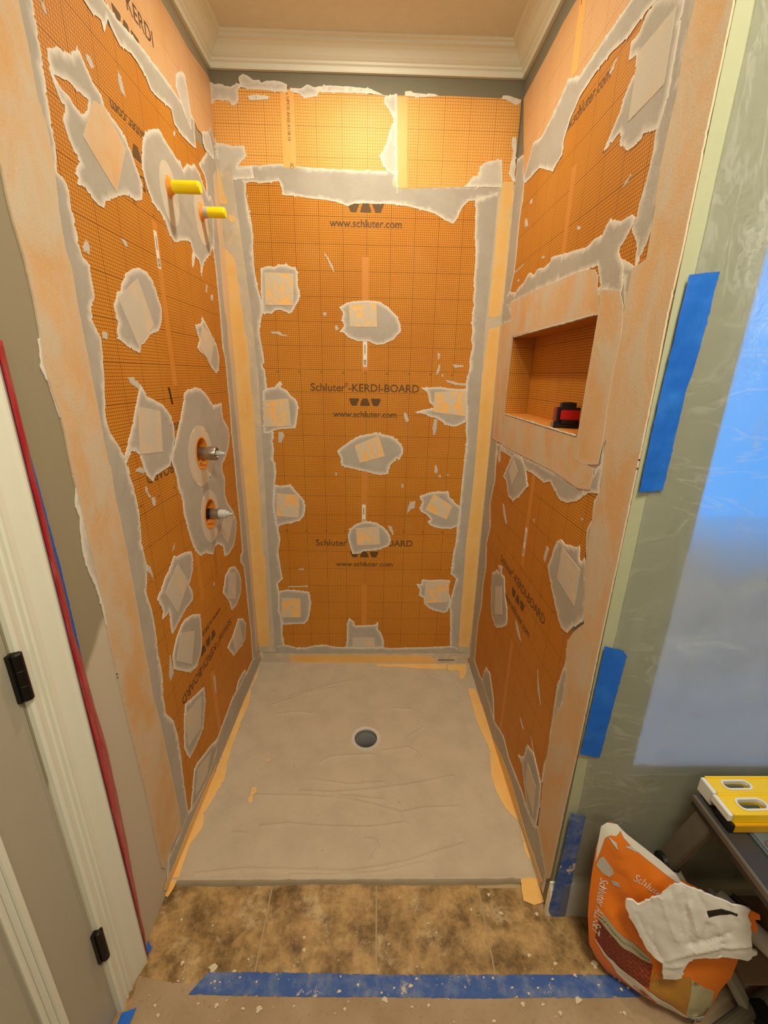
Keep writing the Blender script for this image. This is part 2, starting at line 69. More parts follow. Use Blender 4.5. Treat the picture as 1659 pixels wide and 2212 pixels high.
  'exposed': [[(9,33),(18,112),(12,209),(29,316),(28,397),(30,571),(38,660),(53,730),(46,774),(25,874),(39,930),(17,990),(22,1060),(23,1101),(4,1111),(-4,1107),(-4,1022),(3,752),(0,366)],[(1150,212),(1186,212),(1193,258),(1207,485),(1216,695),(1221,877),(1221,1010),(1219,1088),(1197,1091),(1197,1054),(1186,1010),(1199,914),(1166,867),(1146,796),(1143,730),(1169,596),(1156,499),(1149,425)],[(1074,20),(1180,15),(1177,63),(1148,135),(1125,135),(1130,67),(1066,68)],[(664,19),(1068,12),(1061,59),(919,56),(792,40),(678,37)],[(173,774),(189,772),(195,793),(186,807),(190,836),(179,838),(170,818),(176,805)],[(197,635),(205,635),(212,655),(204,655)]],
  'flaps': [[(1143,1100),(1174,1096),(1223,1100),(1232,1104),(1213,1146),(1198,1159),(1166,1166),(1136,1154)],[(-12,1100),(24,1095),(19,1118),(9,1139),(-9,1130)]],
  'paper': [(17,1322),(92,1334),(165,1339),(210,1329),(430,1340),(671,1347),(997,1341),(1290,1346),(1402,1353),(1658,1343),(1807,1444),(1201,1572),(18,1561),(33,1477),(30,1408)],
  'tape': [(168,1360),(188,1335),(205,1317),(303,1317),(507,1321),(671,1325),(918,1327),(1083,1328),(1298,1330),(1397,1334),(1380,1375),(1275,1375),(1108,1373),(909,1374),(671,1369),(514,1368),(356,1365)],
},
}
BAG = {
  'outline': [(-77,470),(-66,487),(-47,491),(-22,475),(13,457),(60,434),(95,413),(116,394),(188,383),(240,379),(257,316),(257,230),(255,182),(243,136),(237,92),(227,30),(222,6),(200,0),(153,0),(102,0),(49,13),(5,24),(-28,53),(-51,89),(-68,180),(-75,250),(-79,321),(-81,404)],
  'white_edge': [(-80,473),(-68,491),(-46,496),(-34,487),(-44,469),(-59,463),(-67,448),(-72,395),(-76,360),(-79,405)],
  'white_hem': [(-44,493),(-20,477),(15,460),(62,437),(97,416),(114,397),(100,398),(64,416),(29,433),(-6,452),(-27,468)],
  'smear': [[(-70,377),(-62,391),(-38,371),(-33,360),(-41,342),(-54,339),(-73,352)],[(-38,334),(-20,341),(-14,333),(-28,323)],[(-24,449),(-9,453),(10,443),(6,443),(-11,447)],[(-62,459),(-50,447),(-36,437),(-41,452)]],
  'grey_strip': [(-40,227),(-29,224),(16,193),(60,172),(80,166),(83,149),(64,146),(21,162),(-24,192),(-45,199)],
  'brown_panel': [(-44,197),(-24,192),(21,162),(64,144),(87,149),(88,122),(87,87),(68,83),(20,86),(-10,101),(-43,133)],
  'white_strip': [(-44,127),(-10,101),(20,86),(47,84),(74,83),(109,72),(157,57),(207,40),(226,37),(223,19),(203,11),(164,17),(113,30),(68,38),(21,56),(7,77),(-17,97)],
  'gold_panel': [(92,135),(117,138),(168,168),(177,52),(157,57),(109,75),(88,82)],
  'green_panel': [(170,160),(226,133),(232,76),(222,41),(175,51)],
  'white_bag': [(-9,335),(-7,345),(6,351),(18,344),(34,363),(58,400),(72,429),(79,441),(93,447),(118,448),(150,448),(182,449),(206,450),(222,451),(222,433),(231,413),(243,362),(247,345),(257,345),(259,335),(251,327),(246,310),(230,306),(210,301),(191,286),(167,273),(144,251),(139,226),(136,202),(138,187),(121,171),(103,160),(93,209),(89,209),(76,211),(54,229),(28,270),(8,298),(-2,315),(-7,324)],
  'tip': [(222,443),(245,438),(249,425),(240,420),(247,407),(250,389),(238,388),(228,398)],
  'folds': [[(93,447),(113,373),(136,298)],[(58,391),(87,329),(107,293)],[(72,426),(99,364),(116,313)],[(112,406),(129,366),(143,330)],[(156,369),(153,316)],[(173,383),(182,359)],[(137,292),(168,326),(199,367)],[(91,207),(110,235),(139,268)],[(45,366),(52,300),(71,241)],[(150,280),(181,314),(241,357)],[(20,316),(47,268),(87,219)],[(187,451),(204,419)],[(193,335),(196,293)],[(100,199),(131,224)],[(118,448),(147,407),(150,399)]],
  'print': [(148,404),(172,428),(201,432),(202,426),(191,424),(174,412),(154,391)],
  'text1': [(-59,324),(-54,146)],
  'text2': [(7,373),(78,347)],
  'circle': [(192,28)],
  'lines': [(63,70),(112,54),(60,50),(109,34)],
}
BAG_FRAME = ((1.3021, -1.3343, 0.0), (0.9158, -0.4017, 0.0), (0.0464, 0.1057, 0.9933), (-0.399, -0.9097, 0.1154))
RIDGES = [[(195,806),(401,810),(549,820),(656,846),(761,875),(764,899)],[(245,925),(344,916),(455,926),(602,931),(694,926),(773,913)],[(368,789),(497,796),(646,784),(798,762),(987,723)],[(72,1079),(232,1065),(408,1069),(575,1074),(692,1059),(778,1044),(867,1017),(977,988)],[(385,1083),(526,1085),(675,1078),(828,1048)],[(430,658),(460,633),(546,623),(654,620)],[(698,601),(810,581),(847,607),(837,658)],[(240,267),(437,183),(542,153)],[(179,394),(285,377),(359,385)],[(152,332),(314,249),(465,202)],[(631,970),(666,974),(675,1000),(649,1040)],[(752,351),(839,359)],[(814,526),(889,468)],[(771,875),(848,858),(984,854)],[(410,740),(555,762),(696,751)],[(153,947),(208,952)],[(498,805),(695,825)]]


# ------------------------------------------------------------------ materials
def lin(r, g, b):
    f = lambda c: c / 12.92 if c <= 0.04045 else ((c + 0.055) / 1.055) ** 2.4
    return (f(r / 255), f(g / 255), f(b / 255), 1)
class NT:
    def __init__(s, name):
        s.m = bpy.data.materials.new(name); s.m.use_nodes = True; s.t = s.m.node_tree; s.b = s.t.nodes['Principled BSDF']
        s.out = s.t.nodes['Material Output']
    def n(s, typ, **kw):
        nd = s.t.nodes.new(typ)
        for k, v in kw.items():
            if k in ('data_type', 'operation', 'blend_type', 'attribute_name', 'noise_dimensions', 'feature', 'wave_type', 'bands_direction'): setattr(nd, k, v)
        return nd
    def l(s, a, b): s.t.links.new(a, b)
    def val(s, x, sock):
        if isinstance(x, (int, float)): sock.default_value = x
        elif isinstance(x, tuple): sock.default_value = x
        else: s.l(x, sock)
    def math(s, op, a, b=0.0, c=0.0):
        nd = s.n('ShaderNodeMath', operation=op); s.val(a, nd.inputs[0]); s.val(b, nd.inputs[1]); s.val(c, nd.inputs[2]); return nd.outputs[0]
    def mix(s, f, a, b, blend='MIX'):
        nd = s.n('ShaderNodeMix', data_type='RGBA', blend_type=blend); s.val(f, nd.inputs[0]); s.val(a, nd.inputs[6]); s.val(b, nd.inputs[7]); return nd.outputs[2]
    def coord(s):
        if not hasattr(s, '_c'): s._c = s.n('ShaderNodeTexCoord').outputs['Object']
        return s._c
    def uv(s):
        if not hasattr(s, '_u'):
            nd = s.n('ShaderNodeUVMap'); sp = s.n('ShaderNodeSeparateXYZ'); s.l(nd.outputs[0], sp.inputs[0]); s._u = (sp.outputs[0], sp.outputs[1])
        return s._u
    def noise(s, scale, detail=4, rough=0.55, vec=None, dist=0.0, stretch=None):
        nd = s.n('ShaderNodeTexNoise'); nd.inputs['Scale'].default_value = scale; nd.inputs['Detail'].default_value = detail
        nd.inputs['Roughness'].default_value = rough; nd.inputs['Distortion'].default_value = dist
        v = vec or s.coord()
        if stretch:
            mp = s.n('ShaderNodeMapping'); mp.inputs['Scale'].default_value = stretch; s.l(v, mp.inputs[0]); v = mp.outputs[0]
        s.l(v, nd.inputs['Vector']); return nd.outputs['Fac']
    def ramp(s, f, a, b):
        nd = s.n('ShaderNodeMapRange'); nd.interpolation_type = 'SMOOTHSTEP'; s.val(f, nd.inputs[0]); nd.inputs[1].default_value = a; nd.inputs[2].default_value = b; return nd.outputs[0]
    def attr(s, name): return s.n('ShaderNodeAttribute', attribute_name=name).outputs['Fac']
    def attr(s, name):
        nd = s.n('ShaderNodeAttribute'); nd.attribute_name = name; return nd.outputs['Fac']
    def rnd(s): return s.n('ShaderNodeObjectInfo').outputs['Random']
    def bump(s, h, strength=0.3, dist=0.002):
        nd = s.n('ShaderNodeBump'); nd.inputs['Strength'].default_value = strength; nd.inputs['Distance'].default_value = dist; s.l(h, nd.inputs['Height']); s.l(nd.outputs[0], s.b.inputs['Normal'])
    def col(s, c): s.val(c, s.b.inputs['Base Color'])
    def set(s, rough=0.6, metal=0.0, spec=0.5):
        s.val(rough, s.b.inputs['Roughness']); s.b.inputs['Metallic'].default_value = metal; s.b.inputs['Specular IOR Level'].default_value = spec; return s
def plain(name, c, rough=0.6, metal=0.0, spec=0.5, var=0.06, scale=30, bump=0.0, bscale=150):
    t = NT(name)
    c2 = tuple(max(0, x * (1 - 2.2 * var)) for x in c[:3]) + (1,)
    t.col(t.mix(t.noise(scale), c, c2)); t.set(rough, metal, spec)
    if bump: t.bump(t.noise(bscale), bump, 0.001)
    return t.m
def grid_factor(t, cell, heavy, w1, w2):
    u, v = t.uv()
    def lines(x, period, w):
        r = t.math('PINGPONG', x, period / 2)          # distance to the nearest multiple
        return t.math('LESS_THAN', r, w / 2)
    thin = t.math('MAXIMUM', lines(u, cell, w1), lines(v, cell, w1))
    thick = t.math('MAXIMUM', lines(u, heavy, w2), lines(v, heavy, w2))
    return thin, thick
def board_material(name, base, dark, line, cell, rough, haze):
    t = NT(name)
    c = t.mix(t.ramp(t.noise(3.0, 3), 0.35, 0.7), base, dark)
    fib = t.noise(260, 3)
    c = t.mix(t.math('MULTIPLY', t.ramp(fib, 0.5, 0.8), 0.25), c, tuple(min(1, x * 1.35) for x in base[:3]) + (1,))
    thin, thick = grid_factor(t, cell, 0.1, 0.0014, 0.0019)
    c = t.mix(t.math('MULTIPLY', thin, 0.75), c, line)
    c = t.mix(t.math('MULTIPLY', thick, 0.9), c, line)
    if haze:                                             # dried film of thinset wiped over the board
        hz = t.ramp(t.noise(7, 6, 0.65, stretch=(1, 1, 0.6)), 0.56, 0.78)
        c = t.mix(t.math('MULTIPLY', hz, haze), c, lin(196, 170, 140))
    t.col(c); t.set(rough, 0, 0.25); t.bump(fib, 0.12, 0.001)
    return t.m
M = {}
M['board'] = board_material('orange_foam_board', lin(212, 140, 46), lin(204, 130, 38), lin(78, 42, 10), 0.1 / 12, 0.62, 0.10)
M['membrane'] = board_material('orange_sheet_membrane', lin(238, 176, 96), lin(232, 166, 82), lin(160, 102, 40), 0.01, 0.5, 0.05)
M['membrane_pale'] = board_material('pale_sheet_membrane', lin(222, 178, 132), lin(216, 166, 112), lin(160, 112, 70), 0.01, 0.55, 0.55)
M['blank'] = plain('unprinted_strip', lin(208, 134, 50), 0.6)
M['blank_pale'] = plain('unprinted_membrane_strip', lin(244, 180, 100), 0.5)
M['ink'] = plain('brown_ink', lin(98, 68, 26), 0.7)
M['ink_dark'] = plain('dark_ink', lin(84, 56, 36), 0.7)
def thinset(name, c, rim, b=0.5):
    t = NT(name)
    n1 = t.noise(9, 5, 0.6); n2 = t.noise(60, 3)
    cc = t.mix(t.ramp(n1, 0.35, 0.7), c, tuple(x * 0.90 for x in c[:3]) + (1,))
    cc = t.mix(t.math('MULTIPLY', t.attr('rim'), 0.9), cc, rim)
    # isolated pinholes and thin scratches
    cc = t.mix(t.math('MULTIPLY', t.ramp(n2, 0.68, 0.74), 0.25), cc, lin(120, 105, 88))
    t.col(cc); t.set(0.85, 0, 0.2)
    st = t.noise(14, 6, 0.6, dist=0.8, stretch=(1, 1, 0.5))
    t.bump(t.math('ADD', t.math('MULTIPLY', st, 1.5), t.math('MULTIPLY', t.noise(220, 2), 0.35)), b, 0.0025)
    return t.m
M['thinset'] = thinset('grey_thinset', lin(177, 169, 157), lin(230, 223, 210))
M['thinset_dry'] = thinset('pale_dry_thinset', lin(200, 192, 180), lin(230, 223, 210))
M['thinset_floor'] = thinset('floor_thinset', lin(190, 174, 152), lin(196, 180, 156), 0.5)
def fabric(name, c, c2, skim, lo, hi, scale=16):
    t = NT(name)
    base = t.mix(t.ramp(t.noise(6, 4), 0.3, 0.7), c, c2)
    wool = t.noise(240, 4, 0.7)
    base = t.mix(t.math('MULTIPLY', t.ramp(wool, 0.35, 0.75), 0.35), base, tuple(min(1, x * 1.18) for x in c[:3]) + (1,))
    nd = t.n('ShaderNodeVectorMath', operation='ADD'); t.l(t.coord(), nd.inputs[0])
    cmb = t.n('ShaderNodeCombineXYZ'); r = t.math('MULTIPLY', t.rnd(), 37.0)
    for i in range(3): t.l(r, cmb.inputs[i])
    t.l(cmb.outputs[0], nd.inputs[1])
    s = t.noise(scale, 6, 0.62, vec=nd.outputs[0], dist=0.6, stretch=(1, 1, 0.55))
    f = t.ramp(s, lo, hi)
    f = t.math('MAXIMUM', f, t.math('MULTIPLY', t.attr('rim'), 0.65))
    t.col(t.mix(f, base, skim)); t.set(0.85, 0, 0.2)
    t.bump(t.math('ADD', wool, t.math('MULTIPLY', f, 1.2)), 0.35, 0.0015)
    return t.m
SKIM = lin(206, 190, 168)
M['fabric_bright'] = fabric('bright_orange_fleece', lin(232, 186, 114), lin(224, 172, 96), lin(226, 190, 132), 0.5, 0.85)
M['fabric_peach'] = fabric('peach_fleece', lin(214, 176, 134), lin(208, 162, 108), lin(204, 188, 164), 0.36, 0.68, 9)
M['fabric_square'] = fabric('skimmed_orange_fleece', lin(240, 190, 118), lin(236, 180, 104), lin(206, 192, 168), 0.44, 0.56, 26)
M['fabric_skim'] = fabric('mostly_skimmed_fleece', lin(226, 192, 152), lin(218, 182, 138), lin(198, 188, 172), 0.20, 0.56, 16)
M['fabric_strip'] = fabric('thinset_buried_fleece', lin(214, 192, 160), lin(204, 186, 158), lin(190, 178, 160), 0.3, 0.6, 14)
M['fabric_pale'] = fabric('pale_grazed_fleece', lin(226, 184, 142), lin(216, 176, 134), lin(204, 184, 160), 0.35, 0.7, 12)
# painted wall: dark sage above, pale sprayed primer low on the left wall
t = NT('sage_wall_paint')
_sp = t.n('ShaderNodeSeparateXYZ'); t.l(t.coord(), _sp.inputs[0])
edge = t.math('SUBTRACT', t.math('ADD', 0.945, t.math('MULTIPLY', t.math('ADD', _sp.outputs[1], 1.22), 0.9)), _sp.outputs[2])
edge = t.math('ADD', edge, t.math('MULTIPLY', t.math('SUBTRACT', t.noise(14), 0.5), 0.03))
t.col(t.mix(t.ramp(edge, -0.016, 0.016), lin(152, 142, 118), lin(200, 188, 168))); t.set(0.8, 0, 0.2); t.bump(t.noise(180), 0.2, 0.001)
M['paint_left'] = t.m
M['paint'] = plain('dark_sage_paint', lin(128, 122, 102), 0.8, bump=0.15)
M['paint_front'] = plain('light_sage_paint', lin(174, 174, 142), 0.75, bump=0.15)
M['paint_room'] = plain('room_paint', lin(132, 126, 106), 0.8)
M['door'] = plain('door_paint', lin(178, 170, 152), 0.45, var=0.03)
M['white'] = plain('white_trim_paint', lin(232, 230, 214), 0.38, var=0.02)
M['ceiling'] = plain('ceiling_paint', lin(226, 222, 206), 0.9, bump=0.2)
M['black'] = plain('black_plastic', lin(26, 25, 24), 0.45)
M['bronze'] = plain('oil_rubbed_bronze', lin(36, 31, 27), 0.4, 0.6)
M['dark'] = plain('dark_void', lin(12, 10, 8), 0.9)
t = NT('blue_painters_tape'); u, v = t.uv()
t.col(t.mix(t.ramp(t.noise(24, 5), 0.42, 0.75), lin(22, 96, 196), lin(34, 106, 200))); t.set(0.55, 0, 0.4); t.bump(t.noise(40, 5, stretch=(3, 3, 1)), 0.3, 0.002); M['tape'] = t.m
t = NT('dusty_blue_tape')
c = t.mix(t.ramp(t.noise(20, 6, 0.7), 0.40, 0.8), lin(50, 84, 152), lin(120, 132, 156))
c = t.mix(t.ramp(t.noise(13, 7, 0.66), 0.60, 0.66), c, lin(196, 184, 164)); t.col(c); t.set(0.7); t.bump(t.noise(60, 4), 0.3, 0.001); M['tape_dusty'] = t.m
t = NT('red_tape'); t.col(t.mix(t.ramp(t.noise(18, 5, stretch=(4, 4, 0.7)), 0.5, 0.78), lin(170, 22, 44), lin(196, 90, 104))); t.set(0.3, 0, 0.5); t.bump(t.noise(30, 5), 0.5, 0.003); M['red'] = t.m
t = NT('brown_stone_tile')
big = t.noise(11, 9, 0.72); fine = t.noise(45, 6, 0.7)
c = t.mix(t.ramp(big, 0.34, 0.66), lin(94, 70, 36), lin(186, 150, 98))
c = t.mix(t.math('MULTIPLY', t.ramp(fine, 0.45, 0.7), 0.6), c, lin(150, 112, 64))
c = t.mix(t.math('MULTIPLY', t.ramp(t.noise(9, 8, 0.72), 0.52, 0.68), 0.7), c, lin(206, 180, 138))
t.col(c); t.set(0.5, 0, 0.4); t.bump(t.math('ADD', big, t.math('MULTIPLY', fine, 0.5)), 0.35, 0.003); M['tile'] = t.m
M['grout'] = plain('tile_grout', lin(176, 152, 116), 0.9, bump=0.3)
t = NT('builders_paper')
c = t.mix(t.ramp(t.noise(5, 5), 0.3, 0.7), lin(170, 146, 118), lin(152, 128, 98))
c = t.mix(t.math('MULTIPLY', t.ramp(t.noise(90, 4), 0.55, 0.72), 0.35), c, lin(130, 98, 66))
t.col(c); t.set(0.85, 0, 0.2); t.bump(t.noise(30, 5), 0.3, 0.002); M['paper'] = t.m
M['lip'] = plain('dirty_mortar', lin(150, 134, 108), 0.9, bump=0.4)
M['splat'] = plain('dried_splatter', lin(214, 196, 166), 0.8)
M['yellow'] = plain('yellow_level_paint', lin(250, 206, 10), 0.35, var=0.04)
M['yellow_dark'] = plain('worn_yellow_paint', lin(226, 168, 16), 0.45, var=0.12)
M['pipe'] = plain('yellow_pipe_plastic', lin(255, 226, 4), 0.35, var=0.03)
M['seal'] = plain('orange_seal_rubber', lin(246, 150, 30), 0.45)
M['steel'] = plain('worn_steel', lin(172, 160, 142), 0.32, 0.9)
M['zinc'] = plain('pale_grey_plastic', lin(196, 198, 194), 0.45)
M['pvc'] = plain('grey_pvc', lin(128, 128, 128), 0.3)
M['alu'] = plain('dirty_aluminium', lin(118, 108, 92), 0.5, 0.2, var=0.15, scale=18)
M['alu_light'] = plain('pale_aluminium', lin(186, 178, 158), 0.5, 0.2, var=0.15)
M['stand_dark'] = plain('dark_grey_stand_plastic', lin(66, 60, 54), 0.5, var=0.15)
M['stand_blue'] = plain('dusty_blue_grey_plastic', lin(112, 122, 128), 0.6, var=0.25, scale=25)
M['pale_wood'] = plain('pale_board', lin(196, 180, 156), 0.7)
M['brown_card'] = plain('brown_cardboard', lin(120, 94, 66), 0.85)
M['navy'] = plain('navy_plastic', lin(24, 40, 84), 0.5)
M['bag'] = plain('orange_paper_sack', lin(238, 126, 30), 0.5, var=0.10, scale=9, bump=0.35, bscale=40)
M['bag_dark'] = plain('dark_orange_print', lin(196, 84, 30), 0.55, var=0.1)
M['bag_white'] = plain('white_sack_paper', lin(226, 220, 208), 0.6, var=0.06)
M['bag_grey'] = plain('grey_print', lin(176, 168, 140), 0.6)
M['bag_green'] = plain('grey_green_print', lin(176, 166, 130), 0.6)
M['bag_gold'] = plain('gold_print', lin(176, 124, 50), 0.5)
t = NT('brown_herringbone_print'); u, v = t.uv()
w = t.n('ShaderNodeTexBrick'); w.inputs['Scale'].default_value = 28; w.inputs['Color1'].default_value = lin(140, 60, 34); w.inputs['Color2'].default_value = lin(124, 50, 30); w.inputs['Mortar'].default_value = lin(60, 26, 18)
nd = t.n('ShaderNodeUVMap'); mp = t.n('ShaderNodeMapping'); mp.inputs['Rotation'].default_value = (0, 0, 0.55); t.l(nd.outputs[0], mp.inputs[0]); t.l(mp.outputs[0], w.inputs['Vector'])
t.col(w.outputs['Color']); t.set(0.55); M['bag_brown'] = t.m
t = NT('thin_white_poly'); t.col(lin(224, 219, 212)); t.set(0.4, 0, 0.4); t.b.inputs['Subsurface Weight'].default_value = 0.0; t.bump(t.noise(40, 5), 0.2, 0.002); M['poly'] = t.m
M['bright_orange'] = plain('vivid_orange_plastic', lin(255, 128, 20), 0.4)
M['red_plastic'] = plain('red_plastic', lin(200, 30, 34), 0.35)
M['dark_red'] = plain('dark_red_plastic', lin(140, 40, 34), 0.35)
M['sticker'] = plain('white_sticker', lin(232, 226, 214), 0.5, var=0.02)
t = NT('frosted_window_pane')
em = t.n('ShaderNodeEmission'); em.inputs[0].default_value = (0.072, 0.47, 1.25, 1); em.inputs[1].default_value = 1.0; t.l(em.outputs[0], t.out.inputs[0]); M['pane'] = t.m
M['tub'] = plain('white_tub_surround', lin(240, 240, 242), 0.4, var=0.02)
t = NT('clear_plastic_sheeting')
tr = t.n('ShaderNodeBsdfTransparent'); tr.inputs[0].default_value = (0.97, 0.97, 0.96, 1)
rf = t.n('ShaderNodeBsdfRefraction'); rf.inputs['Roughness'].default_value = 0.58; rf.inputs['IOR'].default_value = 1.35; rf.inputs[0].default_value = (0.95, 0.95, 0.95, 1)
tl = t.n('ShaderNodeBsdfTranslucent'); tl.inputs[0].default_value = (0.75, 0.75, 0.73, 1)
df = t.n('ShaderNodeBsdfDiffuse'); df.inputs[0].default_value = (0.7, 0.7, 0.66, 1)
gl = t.n('ShaderNodeBsdfGlossy'); gl.inputs['Roughness'].default_value = 0.3
bmp = t.n('ShaderNodeBump'); bmp.inputs['Strength'].default_value = 0.5; bmp.inputs['Distance'].default_value = 0.014
t.l(t.noise(11, 5, 0.6, dist=0.9, stretch=(1.5, 1, 0.8)), bmp.inputs['Height'])
for nd in (gl,): t.l(bmp.outputs[0], nd.inputs['Normal'])
def mixs(f, a, b):
    nd = t.n('ShaderNodeMixShader'); t.val(f, nd.inputs[0]); t.l(a, nd.inputs[1]); t.l(b, nd.inputs[2]); return nd.outputs[0]
scat = mixs(0.5, tl.outputs[0], df.outputs[0])
body = mixs(0.8, tr.outputs[0], rf.outputs[0])
milky = t.math('ADD', 0.27, t.math('MULTIPLY', t.ramp(t.noise(6, 5, 0.6, dist=1.0, stretch=(2, 1, 0.6)), 0.45, 0.75), 0.16))
body = mixs(milky, body, scat)
lw = t.n('ShaderNodeLayerWeight'); lw.inputs[0].default_value = 0.25; t.l(bmp.outputs[0], lw.inputs['Normal'])
def glint_lines(sc, st):
    return t.math('SUBTRACT', 1.0, t.ramp(t.math('ABSOLUTE', t.math('SUBTRACT', t.noise(sc, 5, 0.6, dist=0.7, stretch=st), 0.5)), 0.0, 0.022))
cz = t.n('ShaderNodeSeparateXYZ'); t.l(t.coord(), cz.inputs[0])
hi_ = t.ramp(cz.outputs[2], 1.5, 1.8)
wrinkle_glint = t.math('ADD', t.math('MULTIPLY', glint_lines(5.0, (2.6, 1, 0.7)), hi_), t.math('MULTIPLY', glint_lines(5.0, (0.7, 1, 2.6)), t.math('SUBTRACT', 1.0, hi_)))
body = mixs(t.math('MULTIPLY', wrinkle_glint, 0.15), body, df.outputs[0])  # pale lines painted in as the highlights along wrinkles
t.l(mixs(t.math('ADD', 0.03, t.math('MULTIPLY', lw.outputs['Fresnel'], 0.16)), body, gl.outputs[0]), t.out.inputs[0]); M['sheeting'] = t.m

# ------------------------------------------------------------------ helpers
def tag(o, label, cat, group=None, kind=None):
    if label: o['label'] = label
    if cat: o['category'] = cat
    if group: o['group'] = group
    if kind: o['kind'] = kind
    return o
def link(name, me, mat, parent=None, smooth=False):
    o = bpy.data.objects.new(name, me); C.objects.link(o)
    if mat is not None: me.materials.append(mat)
    if parent is not None: o.parent = parent
    if smooth: me.shade_smooth()
    return o
def empty(name, loc=(0, 0, 0)):
    o = bpy.data.objects.new(name, None); o.empty_display_size = 0.05; C.objects.link(o); o.location = loc; return o
def mesh_obj(name, verts, faces, mat, parent=None, smooth=False):
    me = bpy.data.meshes.new(name); me.from_pydata([tuple(v) for v in verts], [], faces); me.update()
    bm = bmesh.new(); bm.from_mesh(me); bmesh.ops.recalc_face_normals(bm, faces=bm.faces); bm.to_mesh(me); bm.free()
    return link(name, me, mat, parent, smooth)
def bm_obj(name, bm, mat, parent=None, smooth=False):
    bmesh.ops.recalc_face_normals(bm, faces=bm.faces)
    if smooth:
        for e in bm.edges: e.smooth = len(e.link_faces) == 2 and e.calc_face_angle(0.0) < 0.7
    me = bpy.data.meshes.new(name); bm.to_mesh(me); bm.free(); return link(name, me, mat, parent, smooth)
def add_box(bm, lo, hi, bevel=0.0, mat=Matrix()):
    r = bmesh.ops.create_cube(bm, size=1.0); vs_ = r['verts']
    for v in vs_: v.co = Vector([lo[i] + (v.co[i] + 0.5) * (hi[i] - lo[i]) for i in range(3)])
    if bevel:
        es = list({e for v in vs_ for e in v.link_edges}); rr = bmesh.ops.bevel(bm, geom=es, offset=bevel, segments=2, affect='EDGES')
        vs_ = list({v for f in rr['faces'] for v in f.verts} | {v for v in vs_ if v.is_valid})
    for v in vs_: v.co = mat @ v.co
def box(name, lo, hi, mat, parent=None, bevel=0.0, M4=Matrix()):
    bm = bmesh.new(); add_box(bm, lo, hi, bevel, M4); return bm_obj(name, bm, mat, parent)
def add_lathe(bm, prof, seg=28, mat=Matrix(), closed=False):
    rings = []
    for r, z in prof:
        rings.append([bm.verts.new(mat @ Vector((max(r, 1e-5) * math.cos(2 * PI * k / seg), max(r, 1e-5) * math.sin(2 * PI * k / seg), z))) for k in range(seg)])
    for a, b in zip(rings, rings[1:]):
        for k in range(seg): bm.faces.new((a[k], a[(k + 1) % seg], b[(k + 1) % seg], b[k]))
    if closed:
        for a, b in ((rings[-1], rings[0]),):
            for k in range(seg): bm.faces.new((a[k], a[(k + 1) % seg], b[(k + 1) % seg], b[k]))
    else:
        bm.faces.new(rings[0][::-1]); bm.faces.new(rings[-1])
def lathe(name, prof, mat, parent=None, M4=Matrix(), seg=28, closed=False, smooth=True):
    bm = bmesh.new(); add_lathe(bm, prof, seg, M4, closed); return bm_obj(name, bm, mat, parent, smooth)
def axis(o, d):                      # matrix that carries +Z to direction d at origin o
    return Matrix.Translation(Vector(o)) @ Vector(d).to_track_quat('Z', 'Y').to_matrix().to_4x4()
# --- surfaces: (a, b) metres on a wall or floor, h = height proud of it
def P_back(a, b, h): return (a, -h, b)
def P_left(a, b, h): return (h, -a, b)
def P_right(a, b, h): return (W - h, -a, b)
def P_front(a, b, h): return (a, -D - h, b)
def P_floor(a, b, h): return (a, -b, h)
SURF = {'back': P_back, 'left': P_left, 'right': P_right, 'front': P_front, 'floor': P_floor}
def poly_np(l): return np.array([(x, y) for x, y in l], float)
def inside(pts, loops):
    x, y = pts[:, 0], pts[:, 1]; r = np.zeros(len(pts), bool)
    for L in loops:
        x0, y0 = L[:, 0], L[:, 1]; x1, y1 = np.roll(x0, -1), np.roll(y0, -1)
        for k in range(len(L)):
            if y0[k] == y1[k]: continue
            c = (y0[k] > y) != (y1[k] > y)
            r ^= c & (x < (x1[k] - x0[k]) * (y - y0[k]) / (y1[k] - y0[k]) + x0[k])
    return r
def edge_dist(pts, loops):
    d = np.full(len(pts), 1e9)
    for L in loops:
        A_ = L; B_ = np.roll(L, -1, axis=0)
        for k in range(len(L)):
            ab = B_[k] - A_[k]; n2 = ab @ ab
            if n2 < 1e-14: continue
            tt = np.clip(((pts - A_[k]) @ ab) / n2, 0, 1)
            d = np.minimum(d, np.hypot(*(pts - A_[k] - tt[:, None] * ab).T))
    return d
def roughen(L, step, amp, seed):
    rng = random.Random(seed); out = []
    n = len(L)
    for k in range(n):
        a, b = L[k], L[(k + 1) % n]; d = b - a; ln = math.hypot(*d)
        if ln < 1e-6: continue
        m = max(1, int(ln / step)); nrm = np.array((-d[1], d[0])) / ln
        for i in range(m):
            q = a + d * i / m
            o = 0.0
            if amp:
                z = noise.noise(Vector((q[0] * 60, q[1] * 60, seed * 7.1))) + 0.7 * noise.noise(Vector((q[0] * 190, q[1] * 190, seed * 3.3)))
                o = amp * z
                if rng.random() < 0.08: o += amp * rng.uniform(1.0, 3.2)
            out.append(q + nrm * o)
    return np.array(out)
def resample(L, step):
    return roughen(L, step, 0, 0)
